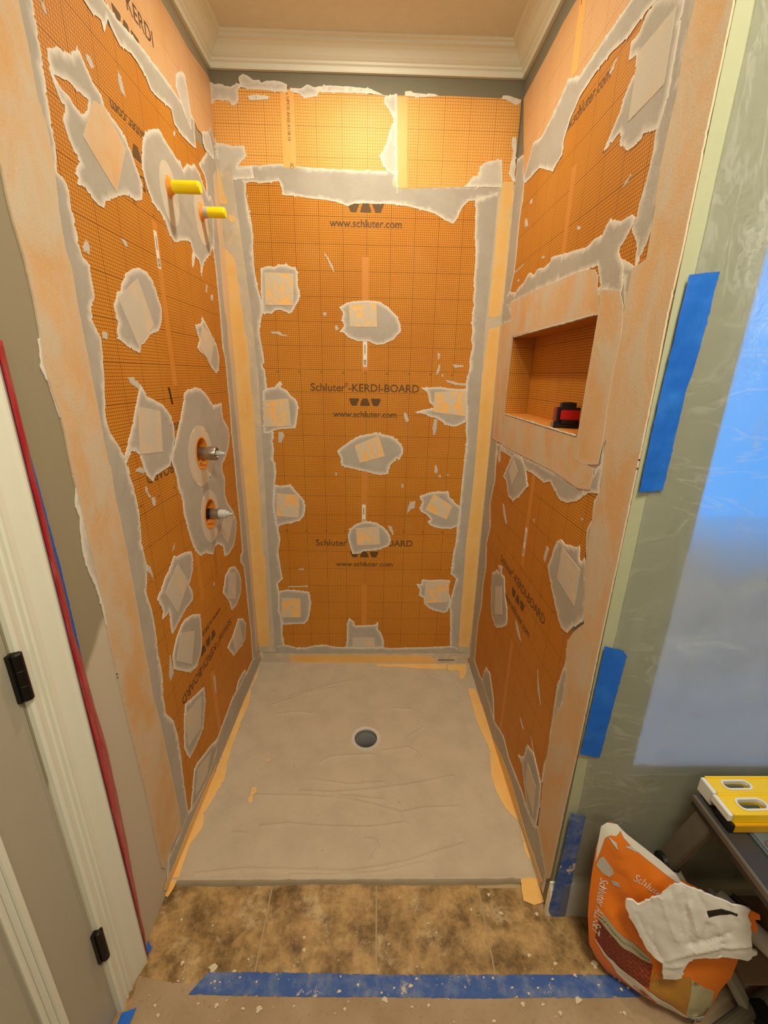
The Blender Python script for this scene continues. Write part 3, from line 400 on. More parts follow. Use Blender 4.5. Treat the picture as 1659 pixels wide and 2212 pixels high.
def triangulate(outline, holes, cell, seed=1):
    loops = [outline] + holes
    lo, hi = outline.min(0), outline.max(0)
    pts = [tuple(q) for L in loops for q in L]; edges = []; k = 0
    for L in loops:
        edges += [(k + i, k + (i + 1) % len(L)) for i in range(len(L))]; k += len(L)
    if cell:
        gx = np.arange(lo[0] + cell / 2, hi[0], cell); gy = np.arange(lo[1] + cell / 2, hi[1], cell)
        if len(gx) and len(gy):
            g = np.stack(np.meshgrid(gx, gy), -1).reshape(-1, 2)
            rs = np.random.RandomState(seed); g = g + rs.uniform(-0.3, 0.3, g.shape) * cell
            g = g[inside(g, loops)]
            if len(g):
                g = g[edge_dist(g, loops) > cell * 0.35]; pts += [tuple(q) for q in g]
    v, e, f, ov, oe, of = delaunay_2d_cdt([Vector(q) for q in pts], edges, [], 0, 1e-6)
    V = np.array([(q.x, q.y) for q in v]); F = np.array([t_ for t_ in f if len(t_) == 3])
    F = F[inside(V[F].mean(1), loops)]
    return V, F, loops
def patch(name, surf, outline, mat, parent=None, holes=(), h0=0.001, h=0.0016, edge=0.004, cell=0.012, rag=0.0, step=0.006, relief=0.0003, rimw=0.010, seed=1, mm=True, smooth=True, flat_edge=False, hfun=None, crisp=0.7, skirt=0.0006):
    s = 0.001 if mm else 1.0
    out = roughen(poly_np(outline) * s, step, rag, seed); hs = [roughen(poly_np(x) * s, step, rag, seed + 9) for x in holes]
    V, F, loops = triangulate(out, hs, cell, seed)
    d = edge_dist(V, loops)
    tt = np.clip(d / edge, 0, 1); tt = tt * tt * (3 - 2 * tt); tt = crisp + (1 - crisp) * tt
    fn = SURF[surf] if isinstance(surf, str) else surf
    verts = []
    for (a, b), k in zip(V, tt):
        r = relief * noise.noise(Vector((a * 22, b * 22, seed))) * k if relief else 0
        hh = h0 + h * (k if not flat_edge else 1.0) + r
        if hfun: hh += hfun(a, b)
        verts.append(fn(a, b, hh))
    faces = [tuple(int(i) for i in q) for q in F]
    nv = len(verts)
    # skirt down to the surface so the piece has thickness
    cnt = {}
    for q in faces:
        for i in range(3):
            k = (q[i], q[(i + 1) % 3]); kk = (min(k), max(k)); cnt[kk] = None if kk in cnt else k
    bmap = {}
    for kk, k in list(cnt.items()):
        if k is None: continue
        for i in k:
            if i not in bmap:
                bmap[i] = len(verts); a, b = V[i]; verts.append(fn(a, b, h0 - skirt + (hfun(a, b) if hfun else 0)))
        faces.append((k[1], k[0], bmap[k[0]], bmap[k[1]]))
    me = bpy.data.meshes.new(name); me.from_pydata(verts, [], faces)
    a_ = me.attributes.new('rim', 'FLOAT', 'POINT')
    rim = np.clip(1 - d / rimw, 0, 1) ** 1.0 if rimw else np.zeros(nv)
    full = np.ones(len(verts)) * (1.0 if rimw else 0.0); full[:nv] = rim; a_.data.foreach_set('value', full.astype(np.float32))
    uvl = me.uv_layers.new(name='UVMap')
    inv = {v_: k_ for k_, v_ in bmap.items()}
    li = np.zeros(len(me.loops), int); me.loops.foreach_get('vertex_index', li)
    src = np.array([inv.get(i, i) for i in range(len(verts))]); uvl.data.foreach_set('uv', V[src[li]].astype(np.float32).ravel())
    me.update(calc_edges=True); me.validate()
    o = link(name, me, mat, parent, smooth)
    if smooth:
        ev = np.zeros(len(me.edges) * 2, int); me.edges.foreach_get('vertices', ev); ev = np.sort(ev.reshape(-1, 2), 1)
        bs = {kk for kk, k in cnt.items() if k is not None}
        sh = np.array([(int(a), int(b)) in bs for a, b in ev])
        at = me.attributes.get('sharp_edge') or me.attributes.new('sharp_edge', 'BOOLEAN', 'EDGE'); at.data.foreach_set('value', sh)
    return o
def circle(a, b, ra, rb=None, n=32): return [(a + ra * math.cos(2 * PI * k / n), b + (rb or ra) * math.sin(2 * PI * k / n)) for k in range(n)]
def rect(a0, b0, a1, b1): return [(a0, b0), (a1, b0), (a1, b1), (a0, b1)]
def plate(name, surf, outline, mat, parent=None, holes=(), h0=0.0, h=0.001, **kw):
    kw.setdefault('cell', 0); kw.setdefault('step', 9.0)
    return patch(name, surf, outline, mat, parent, holes, h0=h0 + 0.0006 if False else h0, h=h, edge=1e-4, relief=0, rimw=0, mm=False, smooth=False, flat_edge=True, **kw)
def slab(name, surf, outline, mat, depth, holes=(), parent=None, **kw):
    # wall of real thickness: face at h = 0, back at h = -depth
    fn = SURF[surf]
    o = poly_np(outline); hs = [poly_np(x) for x in holes]
    V, F, loops = triangulate(o, hs, 0)
    n = len(V); verts = [fn(a, b, 0) for a, b in V] + [fn(a, b, -depth) for a, b in V]
    faces = [tuple(int(i) for i in q) for q in F]; cnt = {}
    for q in faces:
        for i in range(3):
            k = (q[i], q[(i + 1) % 3]); kk = (min(k), max(k)); cnt[kk] = None if kk in cnt else k
    faces += [tuple(i + n for i in q[::-1]) for q in faces]
    faces += [(k[1], k[0], k[0] + n, k[1] + n) for k in cnt.values() if k]
    return mesh_obj(name, verts, faces, mat, parent)
_text_cache = {}
def text_geo(body, bold=0.0):
    if (body, bold) in _text_cache: return _text_cache[(body, bold)]
    cu = bpy.data.curves.new('t', 'FONT'); cu.body = body; cu.size = 1.0; cu.offset = bold; cu.resolution_u = 3
    o = bpy.data.objects.new('t', cu); C.objects.link(o)
    dg = bpy.context.evaluated_depsgraph_get(); dg.update(); me = o.evaluated_get(dg).to_mesh()
    V = np.array([tuple(v.co)[:2] for v in me.vertices]); F = [tuple(p_.vertices) for p_ in me.polygons]
    o.evaluated_get(dg).to_mesh_clear(); bpy.data.objects.remove(o); bpy.data.curves.remove(cu)
    V = V - np.array([(V[:, 0].min() + V[:, 0].max()) / 2, 0]); V = V / (V[:, 0].max() - V[:, 0].min())
    _text_cache[(body, bold)] = (V, F); return V, F
def lettering(body, surf, a, b, width, parent, mat, du=(1, 0), dv=(0, 1), h=0.0013, bold=0.016, name='lettering', stretch=1.0, hfun=None):
    V, F = text_geo(body, bold); fn = SURF[surf] if isinstance(surf, str) else surf
    out = []
    for x, y in V:
        aa = a + width * (x * du[0] + y * stretch * dv[0]); bb = b + width * (x * du[1] + y * stretch * dv[1])
        out.append(fn(aa, bb, h + (hfun(aa, bb) if hfun else 0)))
    return mesh_obj(name, out, F, mat, parent)
def bar(bm, p0, p1, w, t_, up=(0, 0, 1)):        # rectangular bar from p0 to p1
    p0, p1 = Vector(p0), Vector(p1); d = p1 - p0; z = d.normalized(); x = Vector(up).cross(z).normalized(); y = z.cross(x)
    m = Matrix((x, y, z)).transposed().to_4x4(); m.translation = p0
    add_box(bm, (-w / 2, -t_ / 2, 0), (w / 2, t_ / 2, d.length), min(w, t_) * 0.12, m)
def sweep(name, path, prof, mat, parent=None, n0=None):
    # path: list of (point, outward, up) frames; prof: (out, up) pairs
    verts = []; faces = []; m = len(prof)
    for p_, o_, u_ in path:
        for a, b in prof: verts.append(Vector(p_) + Vector(o_) * a + Vector(u_) * b)
    for i in range(len(path) - 1):
        for k in range(m): faces.append((i * m + k, i * m + (k + 1) % m, (i + 1) * m + (k + 1) % m, (i + 1) * m + k))
    faces.append(tuple(range(m))[::-1]); faces.append(tuple(range((len(path) - 1) * m, len(path) * m)))
    return mesh_obj(name, verts, faces, mat, parent)

# ================================================================== SETTING
BZ = 2.655                              # top of the boarded walls
wall_back = tag(slab('wall_back', 'back', rect(-0.12, 0.0, 1.345, H), M['paint'], 0.12), 'back wall of the shower alcove, orange board with grey patches', 'wall', kind='structure')
VALVES = [(0.472, 1.293), (0.459, 1.0525)]; PIPES = [(0.488, 2.119), (0.236, 2.131)]
vh = [circle(a, b, 0.052, 0.056) for a, b in VALVES] + [circle(a, b, 0.021, 0.028, 20) for a, b in PIPES]
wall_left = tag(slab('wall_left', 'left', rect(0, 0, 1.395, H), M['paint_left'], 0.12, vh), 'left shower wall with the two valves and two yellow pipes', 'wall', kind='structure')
NI = (0.198, 1.434, 0.893, 1.736); ND = 0.09
wall_right = tag(slab('wall_right', 'right', rect(0, 0, D, H), M['paint'], 0.145, [rect(*NI)]), 'right shower wall with the recessed niche', 'wall', kind='structure')
AX = 1.346                              # the plastic-covered tub alcove starts here
wall_front = tag(slab('wall_front', 'front', [(1.345, 0), (2.7, 0), (2.7, H), (1.345, H)], M['paint_front'], 0.10, [rect(AX + 0.004, 0.6, 2.45, 2.35)]), 'sage wall behind the plastic sheet, right of the shower', 'wall', kind='structure')
plate('wall_face', 'front', rect(1.2, 0, 1.345, H), M['paint_front'], wall_front, h=0.0008)
box('tub_deck', (AX + 0.001, -D + 0.003, 0.50), (2.7, -0.2, 0.603), M['tub'], wall_front)
slab('alcove_wall', 'back', [(1.345, 0.6), (2.7, 0.6), (2.7, H), (1.345, H)], M['tub'], 0.1, [rect(1.43, 1.02, 2.40, 2.3)], wall_front).location = (0, -0.45, 0)
box('alcove_end', (2.45, -D + 0.1, 0.6), (2.55, -0.45, H), M['tub'], wall_front)
window_1 = tag(box('window_1', (1.43, -0.425, 1.02), (2.40, -0.415, 2.3), M['pane']), 'bright blue frosted window behind the plastic sheet', 'window', kind='structure')
bm = bmesh.new()
for lo, hi in (((1.43, -0.45, 1.02), (2.40, -0.40, 1.06)), ((1.43, -0.45, 2.26), (2.40, -0.40, 2.3)), ((1.43, -0.45, 1.06), (1.46, -0.40, 2.26)), ((2.37, -0.45, 1.06), (2.40, -0.40, 2.26))): add_box(bm, lo, hi, 0.003)
bm_obj('window_frame', bm, M['white'], window_1)
ceiling = tag(box('ceiling', (-0.12, -3.4, H), (2.8, 0.12, H + 0.1), M['ceiling']), 'beige painted ceiling above the white crown moulding', 'ceiling', kind='structure')
wall_rear = tag(box('wall_rear', (-0.12, -3.4, 0), (2.8, -3.3, H), M['paint_room']), 'painted wall behind the camera', 'wall', kind='structure')
wall_side = tag(box('wall_side', (2.7, -3.4, 0), (2.8, -D + 0.0, H), M['paint_room']), 'painted wall at the far right of the room', 'wall', kind='structure')
# wall beyond and above the door
bm = bmesh.new(); add_box(bm, (-0.12, -3.3, 0), (0, -2.30, H)); add_box(bm, (-0.12, -2.30, 2.1), (0, -1.395, H))
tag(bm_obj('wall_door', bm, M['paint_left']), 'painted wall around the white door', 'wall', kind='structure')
DR = (0.6195, 0.533)
_fl = slab('floor', 'floor', rect(-0.12, -0.12, 2.8, 3.4), M['grout'], 0.12, [circle(DR[0], DR[1], 0.055, n=40)]); _fl.data.transform(Matrix.Translation((0, 0, -0.0022)))
floor = tag(_fl, 'floor of brown stone tiles in front of the shower', 'floor', kind='structure')

# tiles (one row shows, cut against the tray)
xs = [-0.003, 0.331, 0.6685, 1.001, 1.336, 1.671, 2.006, 2.341, 2.676]
for x0, x1 in zip(xs, xs[1:]):
    for y0, y1 in ((-1.098, -1.430), (-1.434, -1.766), (-1.77, -2.1)):
        ya = y0 if x1 < 1.01 or y0 < -1.2 else (-D - 0.012 if x0 > 1.2 else (-1.118 if x0 < 1.2 < x1 else y0))
        if x0 > 1.2 or not (x0 < 1.2 < x1) or y0 < -1.2:
            box('tile', (x0 + 0.0025, y1, -0.010), (x1 - 0.0025, ya, 0.0), M['tile'], floor, 0.001)
        else:
            bm = bmesh.new(); L = [(x0 + .002, -ya), (1.150, -ya), (1.188, 1.16), (1.195, 1.185), (1.25, 1.192), (x1 - .002, 1.192), (x1 - .002, -y1), (x0 + .002, -y1)]
            plate('tile', 'floor', L, M['tile'], floor, h0=-0.010, h=0.010)
# crown moulding as one mitred run round the alcove
prof = [(0, 0), (0.012, 0), (0.014, 0.004), (0.014, 0.017), (0.020, 0.021), (0.022, 0.027), (0.027, 0.030), (0.034, 0.036), (0.046, 0.052), (0.056, 0.060), (0.066, 0.063), (0.068, 0.072), (0.074, 0.074), (0.078, 0.078), (0.078, H - 2.663), (0, H - 2.663)]
zc = 2.663
q2 = [((0, -D - 0.9, zc), (1, 0, 0), (0, 0, 1)), ((0, 0, zc), (1, -1, 0), (0, 0, 1)), ((W, 0, zc), (-1, -1, 0), (0, 0, 1)), ((W, -D, zc), (-1, -1, 0), (0, 0, 1)), ((2.7, -D, zc), (0, -1, 0), (0, 0, 1))]
q2[3] = ((W, -D, zc), (-1, -1, 0), (0, 0, 1))
tag(sweep('trim_1', q2, prof, M['white']), 'white crown moulding running round the top of the alcove', 'moulding', kind='structure')
# casing of the left door, floor to head
cas = [(0, 0), (0, 0.010), (0.006, 0.013), (0.012, 0.012), (0.017, 0.009), (0.024, 0.0085), (0.026, 0.012), (0.029, 0.012), (0.031, 0.009), (0.038, 0.009), (0.040, 0.013), (0.043, 0.013), (0.046, 0.011), (0.058, 0.012), (0.074, 0.017), (0.088, 0.021), (0.094, 0.024), (0.099, 0.024), (0.103, 0.021), (0.110, 0.019), (0.110, 0)]
tag(sweep('trim_2', [((0, -1.390, 0.0), (0, 1, 0), (1, 0, 0)), ((0, -1.390, 2.12), (0, 1, 0), (1, 0, 0))], cas, M['white']), 'white moulded door casing on the left wall', 'door casing', kind='structure')
tag(sweep('trim_3', [((0, -2.296, 0.0), (0, -1, 0), (1, 0, 0)), ((0, -2.296, 2.12), (0, -1, 0), (1, 0, 0))], cas, M['white']), 'white door casing beyond the door, beside the camera', 'door casing', kind='structure')
# door with recessed panels
door = empty('door_1', (0, -1.394, 0)); tag(door, 'white panelled door with black hinges, closed in the left wall', 'door', kind='structure')
def local(o, root): o.parent = root; o.matrix_parent_inverse = Matrix.Translation(root.location).inverted(); return o
pan = [(1.505, 0.20, 2.185, 0.93), (1.505, 1.06, 2.185, 1.93)]
dl = slab('door_slab', 'left', rect(1.396, 0.012, 2.29, 2.09), M['door'], 0.035, [rect(*q) for q in pan]); local(dl, door)
for a0, b0, a1, b1 in pan:
    o = plate('door_panel', 'left', rect(a0, b0, a1, b1), M['door'], h0=-0.016, h=0.006); local(o, door)
    o = plate('door_panel', 'left', rect(a0 + 0.05, b0 + 0.05, a1 - 0.05, b1 - 0.05), M['door'], h0=-0.010, h=0.006); local(o, door)
    for k, (w0, hh) in enumerate(((0.0, 0.004), (0.012, -0.003), (0.024, -0.006))):
        o = plate('panel_moulding', 'left', rect(a0 + w0, b0 + w0, a1 - w0, b1 - w0), M['white'], holes=[rect(a0 + w0 + 0.011, b0 + w0 + 0.011, a1 - w0 - 0.011, b1 - w0 - 0.011)], h0=-0.012, h=0.012 + hh); local(o, door)
for zh in (1.048, 0.278):
    bm = bmesh.new(); m = axis((0.010, -1.391, zh - 0.051), (0, 0, 1))
    add_lathe(bm, [(0.0, 0), (0.005, 0.001), (0.0095, 0.003), (0.0095, 0.034), (0.0088, 0.035), (0.0095, 0.036), (0.0095, 0.066), (0.0088, 0.067), (0.0095, 0.068), (0.0095, 0.099), (0.006, 0.102), (0, 0.103)], 20, m)
    add_box(bm, (-0.004, -1.404, zh - 0.05), (0.008, -1.378, zh + 0.05)); local(bm_obj('hinge', bm, M['bronze'], None), door)
# baseboard under the plastic sheet
bb = [(0, 0), (0.014, 0), (0.014, 0.10), (0.011, 0.115), (0.006, 0.128), (0.004, 0.139), (0, 0.139)]
tag(sweep('baseboard_front', [((1.192, -D - 0.001, -0.004), (0, -1, 0), (0, 0, 1)), ((2.7, -D - 0.001, -0.004), (0, -1, 0), (0, 0, 1))], bb, M['white']), 'white baseboard at the foot of the front wall, under the plastic', 'baseboard', kind='structure')

# ================================================================== BOARDS, MEMBRANE AND THINSET (parts of the walls)
def logo(surf, a, b, w, parent, mat, du=(1, 0), dv=(0, 1), h=0.0013):
    g = w / 3.15
    for i, s in ((-1, -1), (0, 1), (1, -1)):
        L = [(-0.48, 0.25), (-0.40, 0.34), (0.40, 0.34), (0.48, 0.25), (0.27, -0.27), (0.19, -0.34), (-0.19, -0.34), (-0.27, -0.27)]
        L = [(x, y * (1 if s < 0 else -1)) for x, y in L]; fn = SURF[surf]
        V = [fn(a + du[0] * (i * g * 1.05 * 0.98 + x * g) + dv[0] * y * g, b + du[1] * (i * g + x * g) + dv[1] * y * g, h) for x, y in L]
        mesh_obj('logo_shape', V, [tuple(range(8))], mat, parent)
def board_print(surf, a, zw, parent, flip=False, right=1, ks=(0, 1, 2), period=0.7745, gap=None):
    # zw: height of the lowest web-address line; text keeps the order web / marks / name of the sheet
    s = -1 if flip else 1; du = (right * s, 0); dv = (0, s)
    for k in ks:
        z = zw + period * k
        lettering('www.schluter.com', surf, a, z - s * 0.012, 0.30, parent, M['ink'], du, dv)
        logo(surf, a, z + s * 0.0575, 0.155, parent, M['ink'], du, dv)
        lettering('Schluter -KERDI-BOARD', surf, a, z + s * 0.1045, 0.502, parent, M['ink'], du, dv, bold=0.014)
        lettering('\u00ae', surf, a - right * s * 0.0855, z + s * 0.1265, 0.017, parent, M['ink'], du, dv, bold=0.0)
        for q in range(-5, 6):
            if q == 0: txt, wd = '0', 0.005
            else: txt, wd = str(abs(q) * 10), 0.010
            if abs(q * 0.1) + 0.03 < min(a, 1.18 - a): lettering(txt, surf, a + 0.1 * q, z + s * 0.182, wd, parent, M['ink'], du, dv, bold=0.0)
    for k in range(-1, 3):
        z = zw + period * k
        za, zb = sorted((z + s * 0.198, z + s * 0.655)); za = max(za, 0.05); zb = min(zb, 2.30)
        if gap and za < gap[1] and zb > gap[0]:
            if zb > gap[1]: za = gap[1]
            else: zb = gap[0]
        if zb - za > 0.05: plate('blank_strip', surf, rect(a - 0.014, za, a + 0.014, zb), M['blank'], parent, h=0.0013)
def barcode(surf, a, z0, z1, parent):
    o = plate('barcode_label', surf, rect(a - 0.009, z0, a + 0.009, z1), M['sticker'], parent, h=0.0017)
    V = []; F = []; fn = SURF[surf]
    zz = z0 + 0.006
    while zz < z0 + (z1 - z0) * 0.26:
        tk = random.choice((0.0009, 0.0016, 0.0022)); n = len(V)
        V += [fn(a - 0.006, zz, 0.0019), fn(a + 0.006, zz, 0.0019), fn(a + 0.006, zz + tk, 0.0019), fn(a - 0.006, zz + tk, 0.0019)]; F.append((n, n + 1, n + 2, n + 3)); zz += tk + random.choice((0.001, 0.0018))
    n = len(V); V += [fn(a - 0.002, z0 + (z1 - z0) * 0.5, 0.0019), fn(a + 0.001, z0 + (z1 - z0) * 0.5, 0.0019), fn(a + 0.001, z0 + (z1 - z0) * 0.85, 0.0019), fn(a - 0.002, z0 + (z1 - z0) * 0.85, 0.0019)]; F.append((n, n + 1, n + 2, n + 3))
    mesh_obj('barcode_bars', V, F, M['black'], o)
T = TRACE
HB = 0.001                              # face of the boards, proud of the studs
bb_ = plate('board_panel', 'back', rect(0.001, 0.0, 1.199, 2.40), M['board'], wall_back)
board_print('back', 0.5945, 0.627, bb_)
barcode('back', 0.594, 1.615, 1.726, bb_); barcode('back', 0.591, 0.85, 0.957, bb_)
for nm, L in T['back']['kerdi']:
    o = plate('sheet_membrane', 'back', [(a / 1000, b / 1000) for a, b in L], M['membrane'], wall_back, h0=0.001, h=0.001 if nm[0] == 'l' else 0.0016)
    if nm[0] == 'l':
        plate('blank_strip', 'back', rect(0.266, 2.362, 0.318, 2.610), M['blank_pale'], o, h0=0.0015, h=0.0009)
        lettering('c UPC\u00ae ANSI A118.10', 'back', 0.288, 2.525, 0.150, o, M['ink_dark'], (0, -1), (1, 0), h=0.0027, bold=0.0)
        lettering('IC', 'back', 0.292, 2.368, 0.016, o, M['ink_dark'], (0, -1), (1, 0), h=0.0027, bold=0.0)
    else: plate('blank_strip', 'back', [(0.712, 2.305), (0.762, 2.306), (0.752, 2.60), (0.712, 2.60)], M['blank_pale'], o, h0=0.002, h=0.0009)
bl_ = plate('board_panel', 'left', [(0.001, 0.0), (1.02, 0.0), (1.06, 0.2), (1.06, 0.9), (1.04, 1.5), (1.06, 2.36), (0.001, 2.36)], M['board'], wall_left, vh)
board_print('left', 0.612, 0.631, bl_, flip=True, right=-1, period=0.7795)
barcode('left', 0.616, 1.869, 1.967, bl_)
plate('black_mark', 'left', [(0.664, 1.533), (0.653, 1.533), (0.643, 1.482), (0.653, 1.480)], M['black'], bl_, h=0.0016)
for nm, L in T['left']['kerdi']:
    o = plate('sheet_membrane', 'left', [(a / 1000, b / 1000) for a, b in L], M['membrane_pale'], wall_left, h0=0.001, h=0.0012)
    lettering('KERDI', 'left', 0.545, 2.455, 0.135, o, M['ink_dark'], (-1, 0), (0, 1), h=0.0026, bold=0.004)
    lettering('Schluter -', 'left', 0.76, 2.455, 0.22, o, M['ink_dark'], (-1, 0), (0, 1), h=0.0026, bold=0.004)
    logo('left', 0.63, 2.405, 0.13, o, M['ink'], (-1, 0), (0, 1), h=0.0026)
br_ = plate('board_panel', 'right', [(0.001, 0.0), (1.035, 0.0), (1.035, 1.30), (1.07, 1.40), (1.07, 2.40), (0.001, 2.40)], M['board'], wall_right, [rect(*NI)])
patch('thinset_strip', 'right', [(a * 1000, b * 1000) for a, b in rect(0.004, 1.345, 1.05, 1.80)], M['thinset'], wall_right, holes=[[(a * 1000, b * 1000) for a, b in rect(*NI)]], h0=0.0008, h=0.0006, cell=0.03, seed=5)
board_print('right', 0.614, 0.716, br_, right=1, ks=(0, 2), period=0.7835, gap=(1.40, 1.77))
barcode('right', 0.610, 0.955, 1.064, br_)
for nm, L in T['right']['kerdi']:
    o = plate('sheet_membrane', 'right', [(a / 1000, b / 1000) for a, b in L], M['membrane_pale'], wall_right, h0=0.001, h=0.0012)
    plate('blank_strip', 'right', rect(0.50, 2.40, 0.545, 2.60), M['blank_pale'], o, h0=0.002, h=0.0006)
    lettering('KERDI', 'right', 0.56, 2.56, 0.10, o, M['ink_dark'], (1, 0), (0, 1), h=0.0026, bold=0.0)
seed = 10
STRIPS = {}
for sname, wall in (('back', wall_back), ('left', wall_left), ('right', wall_right)):
    S = T[sname]; lift = 0.0
    for nm, L in S['thinset']:
        seed += 1; lift += 0.00007
        dry = nm.startswith(('lump', 'top_', 'seam', 'skim', 'edge_fringe', 'streak', 'corner_right'))
        patch('thinset_strip', sname, L, M['thinset_dry' if dry else 'thinset'], wall, h0=HB + lift + (0.0012 if nm.startswith(('seam', 'lump', 'top', 'skim', 'streak', 'corner_right')) or nm == 'upper_strip' else 0), h=0.0010, cell=0.014, rag=0.0016, step=0.005, seed=seed, rimw=0.010)
    for nm, L in S.get('band', []):
        seed += 1
        m = M['fabric_peach'] if 'edge' in nm else (M['fabric_strip'])
        patch('membrane_band', sname, L, m, wall, h0=HB + 0.0018, h=0.0008, crisp=1.0, skirt=0.0028, cell=0.03, rag=0.0006, seed=seed, rimw=0.006 if 'edge' in nm else 0.0, relief=0.0002)
    for k, e in enumerate(S.get('exposed', [])):
        seed += 1
        if isinstance(e, tuple):                              # the four strips round the niche
            patch('membrane_band', sname, e[1], M['fabric_peach'], wall, h0=HB + 0.0018 + 0.0003 * k, h=0.0007, crisp=1.0, cell=0.025, rag=0.0004, seed=seed, rimw=0.004, relief=0.0002)
        else:
            patch('membrane_band', sname, e, M['fabric_bright'], wall, h0=HB + 0.0026, h=0.0004, crisp=1.0, cell=0.03, rag=0.0012, step=0.004, seed=seed, rimw=0.003, relief=0.0001)
    for e in S.get('exposed_pale', []):
        seed += 1; patch('membrane_band', sname, e, M['fabric_pale'], wall, h0=HB + 0.0018, h=0.0005, crisp=1.0, cell=0.03, rag=0.0005, seed=seed, rimw=0.004, relief=0.0001)
    for i, (L, sq, ho) in enumerate(S['blobs']):
        seed += 1
        hl = ho
        if sname == 'left' and i == 5: hl = [[(a * 1000, b * 1000) for a, b in vh[0]], [(a * 1000, b * 1000) for a, b in vh[1]]]
        if sname == 'left' and i == 1: hl = [[(a * 1000, b * 1000) for a, b in q] for q in vh[2:]]
        tp = patch('thinset_patch', sname, L, M['thinset'], wall, holes=hl, h0=HB + 0.0006, h=0.0011, cell=0.010, rag=0.0022, step=0.004, seed=seed, rimw=0.014)
        if sq:
            m = M['fabric_square'] if sname == 'back' and i != 10 else M['fabric_skim']
            if sname == 'left' and i == 0: m = M['fabric_peach']
            patch('membrane_square', sname, sq, m, tp, h0=HB + 0.0018, h=0.0006, crisp=1.0, cell=0.014, rag=0.0004, seed=seed + 500, rimw=0.005, relief=0.0003)
    for L in S['smear']:
        seed += 1; patch('thinset_smear', sname, L, M['thinset_dry'], wall, h0=HB + 0.0002, h=0.0006, edge=0.003, cell=0.008, rag=0.0016, step=0.003, seed=seed, rimw=0)
# fabric collars round the valves and pipes
for k, (a, b) in enumerate(VALVES + PIPES):
    R = (0.108, 0.112) if k == 0 else ((0.088, 0.105) if k == 1 else (0.062, 0.085))
    hb = (0.0, -0.01) if k < 2 else (0.0, -0.02)
    patch('seal_collar', 'left', circle(a + hb[0] + (0.008 if k < 1 else 0), b + hb[1], R[0], R[1], 40), M['fabric_skim'], wall_left, holes=[vh[k]], h0=HB + 0.0018, h=0.0006, crisp=1.0, cell=0.014, seed=700 + k, rimw=0.010, mm=False, relief=0.0002)
    fn = P_left; n = len(vh[k])
    V = [fn(a + (x - a) * 0.975, b + (z - b) * 0.975, -0.055) for x, z in vh[k]] + [fn(a + (x - a) * 0.975, b + (z - b) * 0.975, 0.0066) for x, z in vh[k]] + [fn(a + (x - a) * 1.10, b + (z - b) * 1.10, 0.0040) for x, z in vh[k]]
    F = [(i, (i + 1) % n, n + (i + 1) % n, n + i) for i in range(n)] + [(n + i, n + (i + 1) % n, 2 * n + (i + 1) % n, 2 * n + i) for i in range(n)]
    if k > 1:                                                 # rubber lip closing round the pipe
        V += [fn(a + 0.0176 * math.cos(2 * PI * i / n), b + 0.0176 * math.sin(2 * PI * i / n), 0.016) for i in range(n)]
        F += [(n + i, n + (i + 1) % n, 3 * n + (i + 1) % n, 3 * n + i) for i in range(n)]
    mesh_obj('seal_sleeve', V, F, M['seal'], wall_left, True)
# niche box
a0, z0, a1, z1 = NI
def nplate(V, ab):
    me = bpy.data.meshes.new('niche_panel'); me.from_pydata(V, [], [(0, 1, 2, 3)]); uv_ = me.uv_layers.new(name='UVMap')
    for i, q in enumerate(ab): uv_.data[i].uv = q
    at = me.attributes.new('rim', 'FLOAT', 'POINT')
    return link('niche_panel', me, M['board'], wall_right)
XB = W + ND
nplate([(XB, -a0, z0), (XB, -a1, z0), (XB, -a1, z1), (XB, -a0, z1)], [(a0, z0), (a1, z0), (a1, z1), (a0, z1)])
for aa in (a0 + 0.0008, a1 - 0.0008): nplate([(W - 0.001, -aa, z0), (XB, -aa, z0), (XB, -aa, z1), (W - 0.001, -aa, z1)], [(0.004, z0 + .003), (ND + .004, z0 + .003), (ND + .004, z1 + .003), (0.004, z1 + .003)])
o1 = nplate([(W - 0.001, -a0, z1 - .0008), (W - 0.001, -a1, z1 - .0008), (XB, -a1, z1 - .0008), (XB, -a0, z1 - .0008)], [(a0, 0), (a1, 0), (a1, ND), (a0, ND)])
o2 = nplate([(W - 0.001, -a0, z0 + .0008), (W - 0.001, -a1, z0 + .0008), (XB, -a1, z0 + .0008), (XB, -a0, z0 + .0008)], [(a0, 0), (a1, 0), (a1, ND), (a0, ND)])
o2.data.materials.clear(); o2.data.materials.append(M['blank'])
def niche_lip(seed_, za, up):
    V = []; n = 60; rng = random.Random(seed_)
    for i in range(n + 1):
        a = a0 + 0.01 + (a1 - a0 - 0.02) * i / n
        t_ = 0.003 + 0.005 * abs(noise.noise(Vector((a * 18, seed_, 0))))
        V += [P_right(a, za, 0.0045), P_right(a, za + up * t_, 0.004), P_right(a, za + up * t_, -0.002 - 0.006 * abs(noise.noise(Vector((a * 30, 3, seed_))))), P_right(a, za - up * 0.002, -0.001)]
    F = [(4 * i + k, 4 * i + (k + 1) % 4, 4 * i + 4 + (k + 1) % 4, 4 * i + 4 + k) for i in range(n) for k in range(4)]
    mesh_obj('thinset_lip', V, F, M['thinset_dry'], wall_right, True)
niche_lip(1, z0 - 0.003, 1); niche_lip(2, z1 + 0.002, -1)
tag(box('small_floor_print', (1.02, -0.0052, 0.030), (1.115, -0.0046, 0.034), M['black'], wall_back), None, None).name = 'lettering_line'

